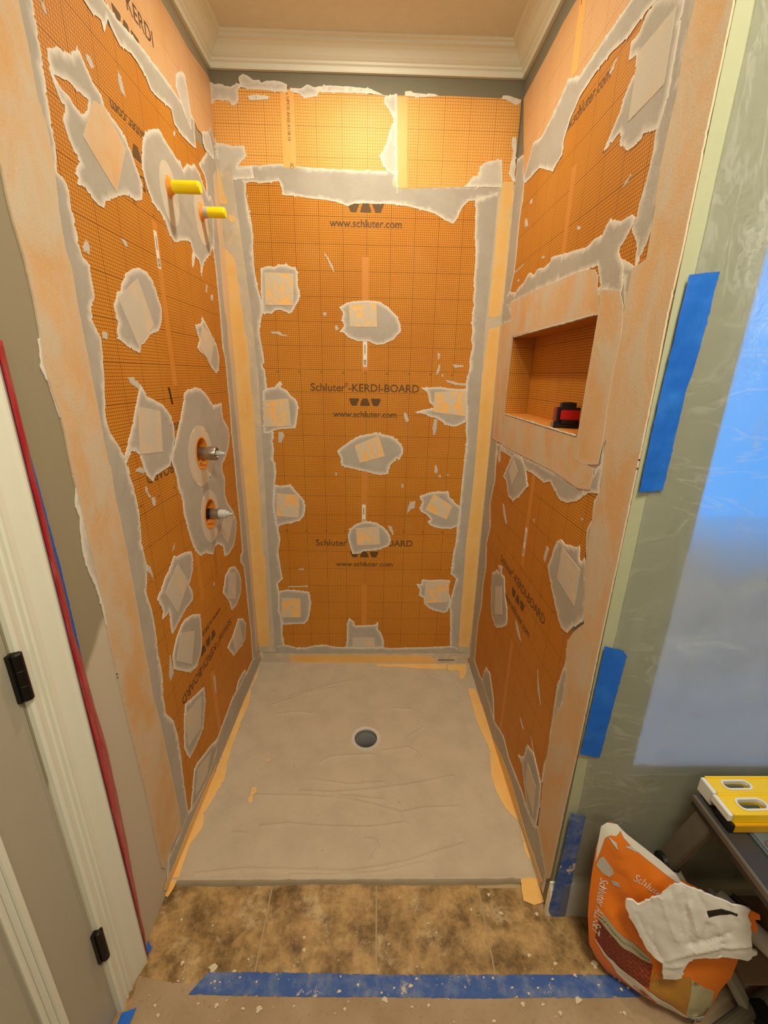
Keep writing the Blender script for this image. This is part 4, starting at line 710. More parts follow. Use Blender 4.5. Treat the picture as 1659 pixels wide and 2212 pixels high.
# ------------------------------------------------------------------ shower pan with trowel ridges (part of the floor)
DR = (0.6195, 0.533)
def ridge_h(g):
    z = np.zeros(len(g))
    for L in RIDGES:
        q = np.array(L, float) / 1000
        A_, B_ = q[:-1], q[1:]; d = np.full(len(g), 9.0); sd = np.zeros(len(g))
        for a_, b_ in zip(A_, B_):
            ab = b_ - a_; tt = np.clip(((g - a_) @ ab) / (ab @ ab), 0, 1); dv = g - a_ - tt[:, None] * ab; dd = np.hypot(*dv.T)
            k = dd < d; d = np.where(k, dd, d); sd = np.where(k, dv @ np.array((-ab[1], ab[0])) / np.hypot(*ab), sd)
        z += 0.0042 * np.exp(-(d / 0.0045) ** 2) + 0.0009 * np.where(sd > 0, np.exp(-(d / 0.03) ** 2), 0) * 0.6
    return z
nx, ny = 300, 280
gx = np.linspace(0.0, W, nx + 1); gy = np.linspace(0.0, 1.0975, ny + 1)
g = np.stack(np.meshgrid(gx, gy), -1).reshape(-1, 2)
rr = np.hypot(g[:, 0] - DR[0], g[:, 1] - DR[1])
ring = (rr > 0.049) & (rr < 0.0562)
for R0 in (0.053,):
    k = np.abs(rr - R0) < 0.0035
    g[k] = np.array(DR) + (g[k] - np.array(DR)) / rr[k][:, None] * R0
z = 0.010 + ridge_h(g)
z += np.array([0.0007 * noise.noise(Vector((a * 9, b * 14, 0))) + 0.0004 * noise.noise(Vector((a * 40, b * 70, 5))) for a, b in g])
eb = 1.0975 - g[:, 1]
z += 0.003 * np.exp(-(eb / 0.012) ** 2)
rr = np.hypot(g[:, 0] - DR[0], g[:, 1] - DR[1])
idx = np.arange(len(g)).reshape(ny + 1, nx + 1)
verts = [P_floor(a, b, h) for (a, b), h in zip(g, z)]
faces = []
for j in range(ny):
    for i in range(nx):
        q = (idx[j, i], idx[j, i + 1], idx[j + 1, i + 1], idx[j + 1, i])
        c = g[list(q)].mean(0)
        if math.hypot(c[0] - DR[0], c[1] - DR[1]) < 0.0525: continue
        faces.append(tuple(int(v) for v in q))
fr0 = len(verts)
for i in range(nx + 1):
    a = gx[i]; verts.append((a, -1.0975 - 0.004 - 0.003 * noise.noise(Vector((a * 25, 0, 2))), -0.012))
faces += [(int(idx[ny, i]), int(idx[ny, i + 1]), fr0 + i + 1, fr0 + i) for i in range(nx)]
me = bpy.data.meshes.new('shower_pan'); me.from_pydata(verts, [], faces); me.attributes.new('rim', 'FLOAT', 'POINT'); me.update()
pan_o = link('shower_pan', me, M['thinset_floor'], floor, True)
V = []; rng = random.Random(3)
n = 90
prev = []
for i in range(n + 1):                                            # rough mortar lip along the tray edge
    a = 0.02 + 1.135 * i / n; w_ = 0.004 + 0.003 * noise.noise(Vector((a * 16, 1, 0))); hh = 0.012 + 0.004 * noise.noise(Vector((a * 22, 7, 0)))
    y = -1.100 - 0.002 * math.sin(a * 9)
    V += [(a, y + 0.008, 0.011), (a, y, hh), (a, y - w_, 0.006), (a, y - w_ - 0.003, 0.0002)]
mesh_obj('mortar_lip', V, [(4 * i + k, 4 * i + k + 1, 4 * i + 5 + k, 4 * i + 4 + k) for i in range(n) for k in range(3)], M['lip'], floor, True)
for k, L in enumerate(T['floor']['exposed']):
    patch('membrane_strip', 'floor', L, M['fabric_bright'], floor, h0=0.0112, h=0.0011, edge=0.002, cell=0.012, rag=0.0018, seed=900 + k, rimw=0.004)
for k, L in enumerate(T['floor']['flaps']):
    patch('membrane_strip', 'floor', L, M['fabric_bright'], floor, h0=0.0125, h=0.001, edge=0.001, cell=0.012, rag=0.0006, seed=920 + k, rimw=0, hfun=lambda a, b: -0.010 * max(0, min(1, (b - 1.10) / 0.03)))
# drain
dr = empty('shower_drain', (DR[0], -DR[1], 0.010)); tag(dr, 'round grey shower drain opening in the middle of the tray', 'drain')
m0 = Matrix.Translation((0, 0, 0))
lathe('drain_flange', [(0.0505, 0.0005), (0.0525, 0.0018), (0.066, 0.0016), (0.0675, -0.0012), (0.071, -0.0015), (0.071, -0.006), (0.0505, -0.006)], M['thinset_dry'], dr, m0, 48, True)
lathe('drain_throat', [(0.0508, 0.001), (0.0508, -0.019), (0.0495, -0.021), (0.031, -0.058), (0.031, -0.09), (0.033, -0.09), (0.033, -0.058), (0.0525, -0.021), (0.0525, 0.0005)], M['pvc'], dr, m0, 48, True)
lathe('drain_bottom', [(0.0, -0.089), (0.0315, -0.089), (0.0315, -0.093), (0, -0.093)], M['dark'], dr, m0, 32)  # near-black disc stands in for the shade down the drain pipe
# ------------------------------------------------------------------ pipe stubs and valves
for k, (a, b) in enumerate(PIPES):
    pt = empty('pipe_stub', (0, -a, b)); tag(pt, 'cleaner yellow pipe stub on the left wall, farther from the back corner' if k == 0 else 'yellow pipe stub nearer the back corner, grey smear on its base', 'pipe', 'capped yellow pipes')
    m = axis((-0.05, 0, 0), (1, 0, 0)); e = 0.15 if k == 0 else 0.142
    lathe('pipe_body', [(0.0, 0), (0.0172, 0), (0.0172, e - 0.006), (0.0165, e - 0.003), (0.0145, e), (0, e)], M['pipe'], pt, m, 24)
    if k: 
        bm = bmesh.new(); L0 = [(0.0176, 0.054 + 0.0), (0.0182, 0.058), (0.0180, 0.072), (0.0174, 0.080)]
        add_lathe(bm, L0, 24, m, False); bm_obj('thinset_smear', bm, M['thinset_dry'], pt, True)
for k, (a, b) in enumerate(VALVES):
    vt = empty('shower_valve', (0, -a, b)); tag(vt, 'upper shower valve with wide bare metal barrel and short stem' if k == 0 else 'lower shower valve with grey plastic tip on its barrel', 'valve', 'shower valves in the left wall')
    m = axis((-0.07, 0, 0), (1, 0, 0))
    lathe('cavity_shade', [(0, 0.008), (0.054, 0.008), (0.054, 0.014), (0, 0.014)], M['dark'], vt, m, 32)  # near-black disc stands in for the shade inside the wall hole
    if k == 0:
        lathe('barrel', [(0, 0.012), (0.0235, 0.012), (0.0235, 0.100), (0.0255, 0.101), (0.0255, 0.126), (0.0235, 0.129), (0.019, 0.1295), (0.019, 0.126), (0, 0.126)], M['steel'], vt, m, 28)
        bm = bmesh.new(); add_box(bm, (-0.010, -0.004, 0.126), (0.010, 0.004, 0.146), 0.001, m); add_box(bm, (-0.004, -0.010, 0.126), (0.004, 0.010, 0.146), 0.001, m); add_lathe(bm, [(0, 0.14), (0.006, 0.14), (0.006, 0.158), (0, 0.158)], 16, m); bm_obj('stem', bm, M['zinc'], vt)
    else:
        lathe('barrel', [(0, 0.012), (0.021, 0.012), (0.021, 0.080), (0, 0.080)], M['dark'], vt, m, 28)
        lathe('collar', [(0, 0.079), (0.0225, 0.079), (0.0225, 0.084), (0.0205, 0.085), (0.0205, 0.104), (0.022, 0.105), (0.022, 0.109), (0, 0.109)], M['steel'], vt, m, 28)
        lathe('stem', [(0, 0.108), (0.0175, 0.108), (0.0165, 0.136), (0.011, 0.138), (0.011, 0.147), (0.0045, 0.148), (0.0045, 0.160), (0, 0.160)], M['zinc'], vt, m, 20)
# ------------------------------------------------------------------ ceiling can light (above the frame)
cl = empty('ceiling_light', (0.6, -0.49, H)); tag(cl, 'recessed round ceiling light over the shower', 'light')
lathe('trim_ring', [(0.062, -0.004), (0.085, -0.006), (0.09, -0.001), (0.09, 0.0), (0.062, 0.0)], M['white'], cl, m0, 40, True)

# ------------------------------------------------------------------ tapes
def tape(name, surf, L, mat, label, cat='tape', h0=0.0014, wr=0.0016, group=None, seed=1, rag=0.0006, cell=0.010):
    f = lambda a, b: wr * noise.noise(Vector((a * 28, b * 11, seed))) + wr * 0.6 * noise.noise(Vector((a * 70, b * 40, seed)))
    o = patch(name, surf, L, mat, None, h0=h0 + wr * 0.9, h=0.0004, edge=0.0005, cell=cell, rag=rag, seed=seed, rimw=0, relief=0, mm=False, hfun=f)
    return tag(o, label, cat, group)
TG = 'blue tape strips down the edge of the plastic'
tape('painters_tape', 'front', [(1.213, 1.765), (1.268, 1.772), (1.262, 1.60), (1.256, 1.56), (1.255, 1.362), (1.206, 1.357), (1.207, 1.55)], M['tape'], 'upper blue tape strip on the plastic sheet, level with the niche, creased midway', h0=0.0066, wr=0.0030, group=TG, seed=3)
tape('painters_tape', 'front', [(1.203, 0.975), (1.25, 0.962), (1.263, 0.946), (1.257, 0.80), (1.252, 0.628), (1.199, 0.640), (1.202, 0.80)], M['tape'], 'middle blue tape strip on the plastic sheet, clean, above the sack', h0=0.0068, group=TG, seed=5)
tape('painters_tape', 'front', [(1.203, 0.436), (1.246, 0.424), (1.247, 0.20), (1.250, 0.08), (1.252, -0.012), (1.206, 0.004), (1.197, 0.03), (1.200, 0.16), (1.203, 0.30)], M['tape_dusty'], 'lowest blue tape strip, dusty, running down over the baseboard end', h0=0.0155, wr=0.0012, group=TG, seed=7)
tape('floor_tape', 'floor', [(a / 1000, b / 1000) for a, b in T['floor']['tape']], M['tape_dusty'], 'dusty blue tape across the floor between tiles and brown paper', h0=0.0030, wr=0.0004, seed=8, rag=0.0012)
tape('painters_tape', 'left', [(1.262, 1.50), (1.246, 1.50), (1.236, 1.20), (1.2365, 1.0), (1.240, 0.88), (1.250, 0.60), (1.262, 0.10), (1.280, 0.10), (1.280, 0.6)], M['tape'], 'long blue tape edge showing along the red tape on the left wall', h0=0.001, wr=0.0006, seed=9)
tape('painters_tape', 'floor', [(0.003, 1.245), (0.022, 1.262), (0.014, 1.30), (0.003, 1.32)], M['tape'], 'small blue tape scrap in the corner by the door casing foot', h0=0.0004, wr=0.0006, seed=11)
tape('painters_tape', 'floor', [(0.012, 1.395), (0.045, 1.385), (0.04, 1.46), (0.012, 1.46)], M['tape'], 'blue tape scrap on the floor under the door hinge side', h0=0.0062, wr=0.0004, seed=12)
# red tape: a crumpled strip folded along the casing edge
V = []; F = []; n = 150; m = 7
for i in range(n + 1):
    z = 1.62 * i / n + 0.006
    for j in range(m):
        s = j / (m - 1)
        y = -1.286 + (0.038 + 0.016 * math.exp(-((z - 0.65) / 0.3) ** 2)) * s - 0.016 * s * max(0, 0.3 - z) / 0.3
        x = 0.0205 * (1 - s) + 0.0042 + 0.0035 * math.sin(PI * s) + 0.0022 * noise.noise(Vector((s * 3.0, z * 16, 1))) * (0.3 + s * (1 - s) * 4)
        V.append((x, y + 0.0035 * noise.noise(Vector((z * 9, 4, s))) * s, z))
for i in range(n):
    for j in range(m - 1): q = i * m + j; F.append((q, q + 1, q + m + 1, q + m))
o = mesh_obj('red_tape', V, F, M['red'], None, True); md = o.modifiers.new('thick', 'SOLIDIFY'); md.thickness = 0.0008
tag(o, 'long crumpled red tape strip down the outer edge of the door casing', 'tape')
# ------------------------------------------------------------------ paper on the floor
o = patch('floor_paper', 'floor', [(17, 1322), (92, 1334), (165, 1339), (210, 1337), (430, 1342), (671, 1347), (997, 1346), (1290, 1348), (1402, 1353), (1900, 1350), (1900, 2600), (120, 2600), (60, 1561), (33, 1477), (30, 1408)], M['paper'], None, h0=0.0012, h=0.0012, edge=0.002, cell=0.035, rag=0.001, seed=31, rimw=0, relief=0.0010)
tag(o, 'brown protective paper covering the floor in front of the tiles', 'paper')
# dried splatters on tile, tape and paper
bm = bmesh.new(); rng = random.Random(21)
for k in range(130):
    a = rng.uniform(0.06, 1.36); b = rng.choice((rng.uniform(1.12, 1.40), rng.uniform(1.28, 1.42), rng.uniform(1.33, 1.39)))
    r = rng.choice((0.0012, 0.002, 0.003, 0.0045)) * rng.uniform(0.7, 1.3); 
    if rng.random() < 0.04: r = rng.uniform(0.006, 0.011)
    on = 0.0 if b < 1.318 else 0.0042
    c = [bm.verts.new((a + r * (1 + 0.45 * math.sin(3 * t_ + k)) * math.cos(t_), -b - 0.8 * r * (1 + 0.35 * math.cos(2 * t_ + k)) * math.sin(t_), on + 0.0005)) for t_ in [2 * PI * i / 9 for i in range(9)]]
    top = bm.verts.new((a, -b, on + 0.0014))
    for i in range(9): bm.faces.new((c[i], c[(i + 1) % 9], top))
o = bm_obj('splatter', bm, M['splat'], floor, True); o['kind'] = 'stuff'

# ------------------------------------------------------------------ tape measure in the niche
tm = empty('tape_measure', (W + 0.044, -0.700, z0 + 0.001)); tag(tm, 'red and black tape measure standing in the wall niche', 'tape measure')
def rbox(bm, lo, hi, bev, seg=4):
    r = bmesh.ops.create_cube(bm, size=1.0)
    for v in r['verts']: v.co = Vector([lo[i] + (v.co[i] + 0.5) * (hi[i] - lo[i]) for i in range(3)])
    bmesh.ops.bevel(bm, geom=list({e for v in r['verts'] for e in v.link_edges}), offset=bev, segments=seg, affect='EDGES')
bm = bmesh.new(); rbox(bm, (-0.036, -0.023, 0.0), (0.036, 0.023, 0.076), 0.014, 6); rbox(bm, (-0.040, -0.020, 0.0), (0.040, 0.020, 0.014), 0.004); bm_obj('case', bm, M['black'], tm, True)
bm = bmesh.new(); rbox(bm, (-0.027, -0.0252, 0.026), (0.030, -0.021, 0.055), 0.0018, 2); bm_obj('side_label', bm, M['red_plastic'], tm)
bm = bmesh.new(); rbox(bm, (-0.0382, -0.014, 0.020), (-0.034, 0.014, 0.062), 0.0018, 2); bm_obj('end_label', bm, M['dark_red'], tm)
bm = bmesh.new(); rbox(bm, (-0.016, -0.006, 0.0745), (0.014, 0.006, 0.0775), 0.001, 2); bm_obj('lock_button', bm, M['stand_dark'], tm)
bm = bmesh.new(); add_box(bm, (-0.0435, -0.010, 0.002), (-0.040, 0.010, 0.016), 0.0008); bm_obj('end_hook', bm, M['steel'], tm)
tm.rotation_euler.z = math.radians(-4)

# ------------------------------------------------------------------ plastic sheet over the front wall
def sheet_y(x, zz):
    e = max(0.0, min(1.0, (x - 1.262) / 0.13)); e = e * e * (3 - 2 * e)
    bul = 0.012 + 0.026 * e * max(0, min(1, (zz - 0.55) / 0.35))
    w = 0.010 * noise.noise(Vector((x * 5, zz * 2.2, 1.3))) + 0.0045 * noise.noise(Vector((x * 16, zz * 6, 4.0))) * e + 0.005 * math.sin((zz * 46 + 4.0 * noise.noise(Vector((x * 4, zz * 3, 2))))) * e * max(0, 1 - abs(zz - 0.98) / 0.28)
    # vertical folds high up
    w += 0.006 * math.sin(x * 120 + 5 * noise.noise(Vector((x * 3, zz * 2, 9)))) * e * max(0, min(1, (zz - 1.6) / 0.25))
    base = 0.0055 if e < 0.02 else 0.0055
    lowk = 1.0 if zz > 0.66 else 0.45
    return -D - base - (bul + w * lowk) * e - (0.012 if zz < 0.15 else 0.0)
V = []; F = []; nx, nz = 110, 190
for j in range(nz + 1):
    zz = 0.004 + 2.50 * j / nz
    for i in range(nx + 1):
        x = 1.228 + 0.004 * noise.noise(Vector((zz * 7, 0, 0))) + (2.55 - 1.228) * (i / nx) ** 1.25
        V.append((x, sheet_y(x, zz), zz))
for j in range(nz):
    for i in range(nx): q = j * (nx + 1) + i; F.append((q, q + 1, q + nx + 2, q + nx + 1))
o = mesh_obj('plastic_sheet', V, F, M['sheeting'], None, True); tag(o, 'clear plastic sheeting taped over the wall right of the shower', 'plastic sheet')

# ------------------------------------------------------------------ work stand, levels
ws = empty('work_stand', (1.60, -1.40, 0)); tag(ws, 'grey folding work stand against the wall under the yellow levels', 'work stand')
ZT = 0.575
def stand(name, bm, mat, par=ws): return local(bm_obj(name, bm, mat, None), par)
bm = bmesh.new(); add_box(bm, (1.474, -1.70, ZT - 0.036), (1.535, -1.245, ZT), 0.004); rail = stand('jaw_rail', bm, M['stand_dark'])
bm = bmesh.new(); add_box(bm, (1.4685, -1.70, ZT - 0.012), (1.4765, -1.25, ZT + 0.003), 0.001)
lip = stand('rail_edge', bm, M['alu'])
for y0, y1, nm, mt in ((-1.345, -1.331, 'slot', 'black'), (-1.372, -1.350, 'red_tab', 'red_plastic'), (-1.415, -1.378, 'slot', 'black'), (-1.455, -1.425, 'slot', 'black')):
    bm = bmesh.new(); add_box(bm, (1.4672, y0, ZT - 0.009), (1.4700, y1, ZT + 0.0005), 0.0004); o = bm_obj(nm, bm, M[mt], None); o.parent = lip; o.matrix_parent_inverse = Matrix.Translation(ws.location).inverted()
bm = bmesh.new(); add_box(bm, (1.539, -1.70, ZT - 0.030), (1.588, -1.245, ZT + 0.004), 0.004); mid = stand('middle_rail', bm, M['stand_blue'])
bm = bmesh.new(); add_lathe(bm, [(0, 0), (0.011, 0), (0.011, 0.004), (0.007, 0.005), (0.007, 0.003), (0, 0.003)], 20, Matrix.Translation((1.560, -1.375, ZT + 0.003))); stand('pivot_knob', bm, M['alu'])
bm = bmesh.new(); add_box(bm, (1.592, -1.70, ZT - 0.030), (2.05, -1.245, ZT + 0.004), 0.003); stand('table_board', bm, M['pale_wood'])
for sx in (0, 0.56):
    bm = bmesh.new(); bar(bm, (1.487 + sx, -1.292, ZT - 0.02), (1.463 + sx, -1.248, 0.335), 0.050, 0.022, (1, 0, 0)); stand('upper_leg', bm, M['alu'])
    bm = bmesh.new(); add_lathe(bm, [(0, -0.02), (0.024, -0.02), (0.026, 0), (0.024, 0.02), (0, 0.02)], 20, axis((1.463 + sx, -1.246, 0.325), (1, 0, 0))); stand('hinge_block', bm, M['black'])
    bm = bmesh.new(); bar(bm, (1.468 + sx, -1.252, 0.325), (1.640 + sx * 0.7, -1.404, 0.022), 0.034, 0.020, (0, 0, 1)); stand('lower_leg', bm, M['alu_light'])
bm = bmesh.new(); add_lathe(bm, [(0, 0), (0.017, 0), (0.017, 0.62), (0, 0.62)], 16, axis((1.470, -1.470, 0.022), (0.93, 0.33, 0.0))); stand('foot_rail', bm, M['alu'])
bm = bmesh.new(); add_box(bm, (1.645, -1.442, 0.004), (1.685, -1.395, 0.046), 0.005); stand('foot_bracket', bm, M['black'])
bm = bmesh.new(); add_box(bm, (1.70, -1.36, 0.165), (1.712, -1.30, 0.545), 0.002); stand('side_panel', bm, M['brown_card'])
bm = bmesh.new(); add_box(bm, (1.58, -1.42, 0.152), (2.05, -1.235, 0.165), 0.002); stand('lower_shelf', bm, M['brown_card'])
def level(name, x0, ya, yb, z0, z1, mat, label, vial=True, cap='sticker'):
    t_ = empty(name, (x0, (ya + yb) / 2, z0)); tag(t_, label, 'level', 'yellow spirit levels on the work stand')
    L = 0.66; hw = abs(yb - ya) / 2; h = z1 - z0
    # box-section body with a vial window cut through: built as bars round the opening
    wx0, wx1, wy = 0.038, 0.104, hw * 0.46
    bm = bmesh.new()
    if vial:
        out = [(0.006, -hw), (L, -hw), (L, hw), (0.006, hw)]
        n = 20; hole = []
        cx, lx = (wx0 + wx1) / 2, (wx1 - wx0) / 2
        for k in range(n):
            a = 2 * PI * k / n; ca = math.cos(a); hole.append((cx + (lx - wy) * (1 if ca >= 0 else -1) + wy * ca, wy * math.sin(a)))
        fn = lambda a, b, hh: (a, b, hh)
        V_, F_, _ = triangulate(np.array(out), [np.array(hole)], 0); nv = len(V_)
        vs_ = [bm.verts.new((a, b, h)) for a, b in V_] + [bm.verts.new((a, b, 0)) for a, b in V_]
        for q in F_: bm.faces.new([vs_[i] for i in q])
        for q in F_: bm.faces.new([vs_[i + nv] for i in q[::-1]])
        cnt = {}
        for q in F_:
            for i in range(3):
                k = (int(q[i]), int(q[(i + 1) % 3])); kk = (min(k), max(k)); cnt[kk] = None if kk in cnt else k
        for k in cnt.values():
            if k: bm.faces.new((vs_[k[1]], vs_[k[0]], vs_[k[0] + nv], vs_[k[1] + nv]))
    else: add_box(bm, (0.006, -hw, 0), (L, hw, h), 0.001)
    bm_obj('level_body', bm, mat, t_)
    if vial:                                                  # raised flanges along both edges
        for s in (-1, 1):
            bm = bmesh.new(); add_box(bm, (0.006, s * (hw + 0.0007) - 0.003 * s - 0.003, -0.0004), (L, s * (hw + 0.0007) - 0.003 * s + 0.003, h + 0.0022), 0.0006); bm_obj('flange', bm, mat, t_)
    bm = bmesh.new(); add_box(bm, (-0.004, -hw * 0.98, 0.001), (0.007, hw * 0.98, h - 0.0005), 0.0012); bm_obj('end_cap', bm, M[cap], t_)
    if vial:
        bm = bmesh.new(); n = 20; ro = []; ri = []
        for k in range(n):
            a = 2 * PI * k / n; ca, sa = math.cos(a), math.sin(a); s = 1 if ca >= 0 else -1
            for lst, r in ((ro, wy + 0.0042), (ri, wy - 0.001)): lst.append(bm.verts.new((cx + (lx - wy) * s + r * ca, r * sa, h + 0.0012)))
        lo_ = [bm.verts.new(v.co - Vector((0, 0, 0.010))) for v in ri]
        for k in range(n):
            q = (k + 1) % n; bm.faces.new((ro[k], ro[q], ri[q], ri[k])); bm.faces.new((ri[k], ri[q], lo_[q], lo_[k]))
        bm_obj('vial_frame', bm, M['sticker'], t_)
        lathe('vial', [(0, 0), (0.006, 0), (0.006, 0.046), (0, 0.046)], VIAL, t_, axis((wx0 + 0.006, 0, h - 0.011), (1, 0, 0)), 14)
    return t_
tv = NT('vial_fluid'); tv.col(lin(70, 80, 56)); tv.set(0.08, 0, 0.6); VIAL = tv.m
level('level', 1.490, -1.346, -1.298, ZT + 0.0045, ZT + 0.027, M['yellow_dark'], 'lowest of the yellow levels, darker with a black end, under the others', False, 'black')
level('level', 1.486, -1.338, -1.284, ZT + 0.0282, ZT + 0.049, M['yellow'], 'front upper yellow level with a round-ended vial window, white end cap')
level('level', 1.493, -1.281, -1.236, ZT + 0.0045, ZT + 0.046, M['yellow'], 'rear yellow level lying closest to the plastic sheet')
# caulk tube and rod on the lower shelf
ct = empty('caulk_tube', (1.648, -1.285, 0.191)); tag(ct, 'white sealant tube with red label lying under the work stand', 'sealant tube')
dirc = Vector((0.30, -0.62, 0.0)).normalized(); m = axis(-dirc * 0.035, dirc)
lathe('tube_body', [(0, 0), (0.022, 0), (0.0245, 0.006), (0.0245, 0.16), (0, 0.16)], M['sticker'], ct, m, 24)
lathe('nozzle', [(0, -0.022), (0.006, -0.022), (0.009, 0.002), (0, 0.002)], M['zinc'], ct, m, 16)
lathe('tube_label', [(0.0246, 0.035), (0.0249, 0.036), (0.0249, 0.075), (0.0246, 0.076)], M['red_plastic'], ct, m, 24, True)
rd = lathe('metal_rod', [(0, 0), (0.008, 0), (0.008, 0.22), (0, 0.22)], M['stand_dark'], None, axis((1.692, -1.240, 0.1745), (0.28, -0.60, 0.0)), 12); tag(rd, 'dark round rod lying beside the sealant tube', 'rod')
nv_ = empty('tape_roll', (1.83, -1.32, 0.1655)); tag(nv_, 'dark blue roll in the shade under the work stand', 'roll')
lathe('roll_body', [(0.038, 0), (0.048, 0), (0.05, 0.003), (0.05, 0.047), (0.048, 0.05), (0.038, 0.05)], M['navy'], nv_, m0, 28, True)

# ------------------------------------------------------------------ orange sack
O_, E1, E2, NN = (Vector(v) for v in BAG_FRAME)
bo = poly_np(BAG['outline']) / 1000
bo_s = resample(bo, 0.02)
def bulge(a, b):
    d = float(edge_dist(np.array([(a, b)]), [bo_s])[0]) if inside(np.array([(a, b)]), [bo_s])[0] else 0.0
    t_ = min(d / 0.09, 1); low = max(0.0, 1 - b / 0.22)
    fold = 0.012 * noise.noise(Vector((a * 9, b * 7, 2.0))) + 0.006 * noise.noise(Vector((a * 22 + b * 14, b * 9, 5.0))) + 0.004 * noise.noise(Vector((a * 46, b * 40, 1)))
    return (0.020 * t_ * (2 - t_) + 0.025 * low * t_) + fold * min(d / 0.05, 1)
def bag_pt(a, b, h): return tuple(O_ + E1 * a + E2 * b + NN * h)
sk = empty('thinset_sack', tuple(O_)); tag(sk, 'open orange paper sack of thinset with white print, standing by the plastic sheet', 'sack')
V2, F2, _ = triangulate(bo_s, [], 0.014)
dd = edge_dist(V2, [bo_s])
fr_ = [Vector(bag_pt(a, b, bulge(a, b))) for a, b in V2]
bk_ = [Vector(bag_pt(a, b, -0.052 * min(k / 0.05, 1) * (2 - min(k / 0.05, 1)))) for (a, b), k in zip(V2, dd)]
bm = bmesh.new(); vf = [bm.verts.new(v) for v in fr_]; vb = [vf[i] if dd[i] < 1e-5 else bm.verts.new(bk_[i]) for i in range(len(V2))]
for q in F2:
    bm.faces.new([vf[i] for i in q])
    qq = [vb[i] for i in q[::-1]]
    if len(set(qq)) == 3 and not bm.faces.get(qq): bm.faces.new(qq)
for v in bm.verts: v.co.z = max(v.co.z, 0.0045)
local(bm_obj('sack_body', bm, M['bag'], None, True), sk)
def on_bag(name, L, mat, h=0.0012, parent=None, cell=0.014):
    o = patch(name, bag_pt, L, mat, None, h0=h, h=0.0003, edge=0.001, cell=cell, rimw=0, relief=0, hfun=bulge, step=0.012)
    for v in o.data.vertices: v.co.z = max(v.co.z, 0.005)
    return local(o, parent or sk)
on_bag('white_rim', BAG['white_edge'], M['bag_white']); on_bag('white_rim', BAG['white_hem'], M['bag_white'])
on_bag('printed_panel', BAG['gold_panel'], M['bag_gold'], 0.0010)
on_bag('printed_panel', BAG['green_panel'], M['bag_green'], 0.0016)
on_bag('printed_panel', BAG['brown_panel'], M['bag_brown'], 0.0014)
on_bag('printed_panel', BAG['grey_strip'], M['bag_grey'], 0.0018)
on_bag('printed_panel', BAG['white_strip'], M['bag_white'], 0.0022)
for L in BAG['smear']: on_bag('thinset_smear', L, M['thinset_dry'], 0.0016)
def bag_text(body, p0, p1, mat, stretch=1.0, bold=0.006, h=0.002, wmul=1.0):
    p0, p1 = np.array(p0) / 1000, np.array(p1) / 1000; d = p1 - p0; w_ = math.hypot(*d); du = tuple(d / w_); dv = (-du[1], du[0])
    mid = (p0 + p1) / 2
    return local(lettering(body, bag_pt, mid[0], mid[1], w_ * wmul, None, mat, du, dv, h, bold, stretch=stretch, hfun=bulge), sk)
bag_text('Schluter ALL-SET', *BAG['text1'], M['bag_white'], 1.05)
bag_text('Schluter', *BAG['text2'], M['bag_white'], 1.2, 0.0)
p0, p1, p2, p3 = BAG['lines']
for k in range(3):                                             # three lines of tiny brown print, too small to read
    f = 0.1 + 0.35 * k
    s0 = [p0[0] + (p2[0] - p0[0]) * f, p0[1] + (p2[1] - p0[1]) * f]; s1 = [p1[0] + (p3[0] - p1[0]) * f, p1[1] + (p3[1] - p1[1]) * f]
    d = np.array(s1, float) - np.array(s0); n_ = np.array((-d[1], d[0])) / math.hypot(*d) * 2.2
    x = 0.0
    while x < 0.93:
        l_ = random.uniform(0.03, 0.07); a_ = np.array(s0) + d * x; b_ = np.array(s0) + d * min(x + l_, 1)
        on_bag('print_mark', [tuple(a_ - n_), tuple(b_ - n_), tuple(b_ + n_), tuple(a_ + n_)], M['bag_dark'], 0.0028, cell=0); x += l_ + 0.025
cx_, cy_ = BAG['circle'][0]
on_bag('emblem_ring', circle(cx_, cy_, 15, 15, 28), M['black'], 0.0028, cell=0.02)
on_bag('emblem_ring', circle(cx_, cy_, 13.6, 13.6, 28), M['bag_white'], 0.0031, cell=0.02)
for k in (-1, 0, 1): on_bag('emblem_bar', [(cx_ - 8 + k * 1.5, cy_ + k * 5.5 + 3), (cx_ + 8 + k * 1.5, cy_ + k * 5.5 - 3), (cx_ + 9 + k * 1.5, cy_ + k * 5.5 - 0.4), (cx_ - 7 + k * 1.5, cy_ + k * 5.5 + 5.6)], M['black'], 0.0036, cell=0)
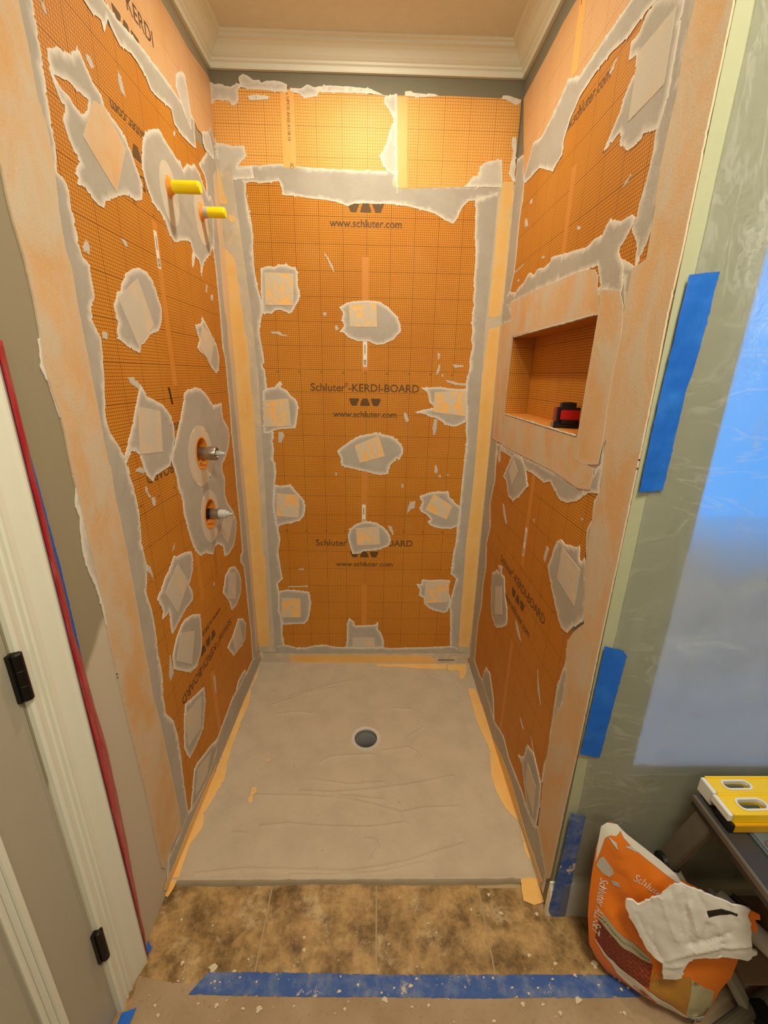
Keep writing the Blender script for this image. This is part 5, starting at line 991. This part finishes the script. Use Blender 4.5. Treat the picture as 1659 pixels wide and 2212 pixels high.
# dashed stitch line on the grey strip
gs = BAG['grey_strip']
c0 = [((gs[i][0] + gs[9 - i][0]) / 2, (gs[i][1] + gs[9 - i][1]) / 2) for i in range(5)]
for (ax, ay), (bx, by) in zip(c0, c0[1:]):
    nseg = max(1, int(math.hypot(bx - ax, by - ay) / 6))
    for i in range(nseg):
        s0, s1 = i / nseg, (i + 0.62) / nseg; dx, dy = bx - ax, by - ay; l_ = math.hypot(dx, dy); nx_, ny_ = -dy / l_ * 0.6, dx / l_ * 0.6
        q = [(ax + dx * s0 + nx_, ay + dy * s0 + ny_), (ax + dx * s1 + nx_, ay + dy * s1 + ny_), (ax + dx * s1 - nx_, ay + dy * s1 - ny_), (ax + dx * s0 - nx_, ay + dy * s0 - ny_)]
        on_bag('stitch', q, M['black'], 0.0026, cell=0)
# white poly bag lying over the sack
wb = empty('white_poly_bag', tuple(O_ + NN * 0.055)); tag(wb, 'crumpled white plastic bag draped over the orange sack', 'plastic bag')
wo = poly_np(BAG['white_bag']) / 1000
wc = wo.mean(0)
FOLD = [np.array(q, float) / 1000 for q in BAG['folds']]
def wrinkle(a, b):
    q = np.array((a, b)); z_ = 0.0
    for k, L in enumerate(FOLD):
        best = 9.0; side = 0.0
        for p_, r_ in zip(L[:-1], L[1:]):
            ab = r_ - p_; tt = min(1.0, max(0.0, float((q - p_) @ ab / (ab @ ab)))); dv = q - p_ - tt * ab; d_ = math.hypot(*dv)
            if d_ < best: best = d_; side = ab[0] * dv[1] - ab[1] * dv[0]
        amp = (0.0055, 0.004, 0.0035)[k % 3] * (1 if k % 2 else -1)
        z_ += amp * math.exp(-best / 0.007) * (1.0 if side > 0 else math.exp(-best / 0.006))
    return z_ + 0.0016 * noise.noise(Vector((a * 34, b * 34, 3))) - 0.06 * max(0, (a - wc[0]) - 0.05)
o = patch('poly_film', bag_pt, BAG['white_bag'], M['poly'], None, h0=0.054, h=0.006, edge=0.02, cell=0.0045, rag=0.0015, step=0.006, rimw=0, relief=0, hfun=wrinkle); local(o, wb)
o = patch('print_bar', bag_pt, BAG['print'], M['black'], None, h0=0.0606, h=0.0003, edge=0.001, cell=0.006, rimw=0, relief=0, hfun=wrinkle); local(o, wb)
o = patch('orange_tip', bag_pt, BAG['tip'], M['bright_orange'], None, h0=0.050, h=0.002, edge=0.002, cell=0.008, rimw=0, relief=0, hfun=wrinkle); local(o, sk)
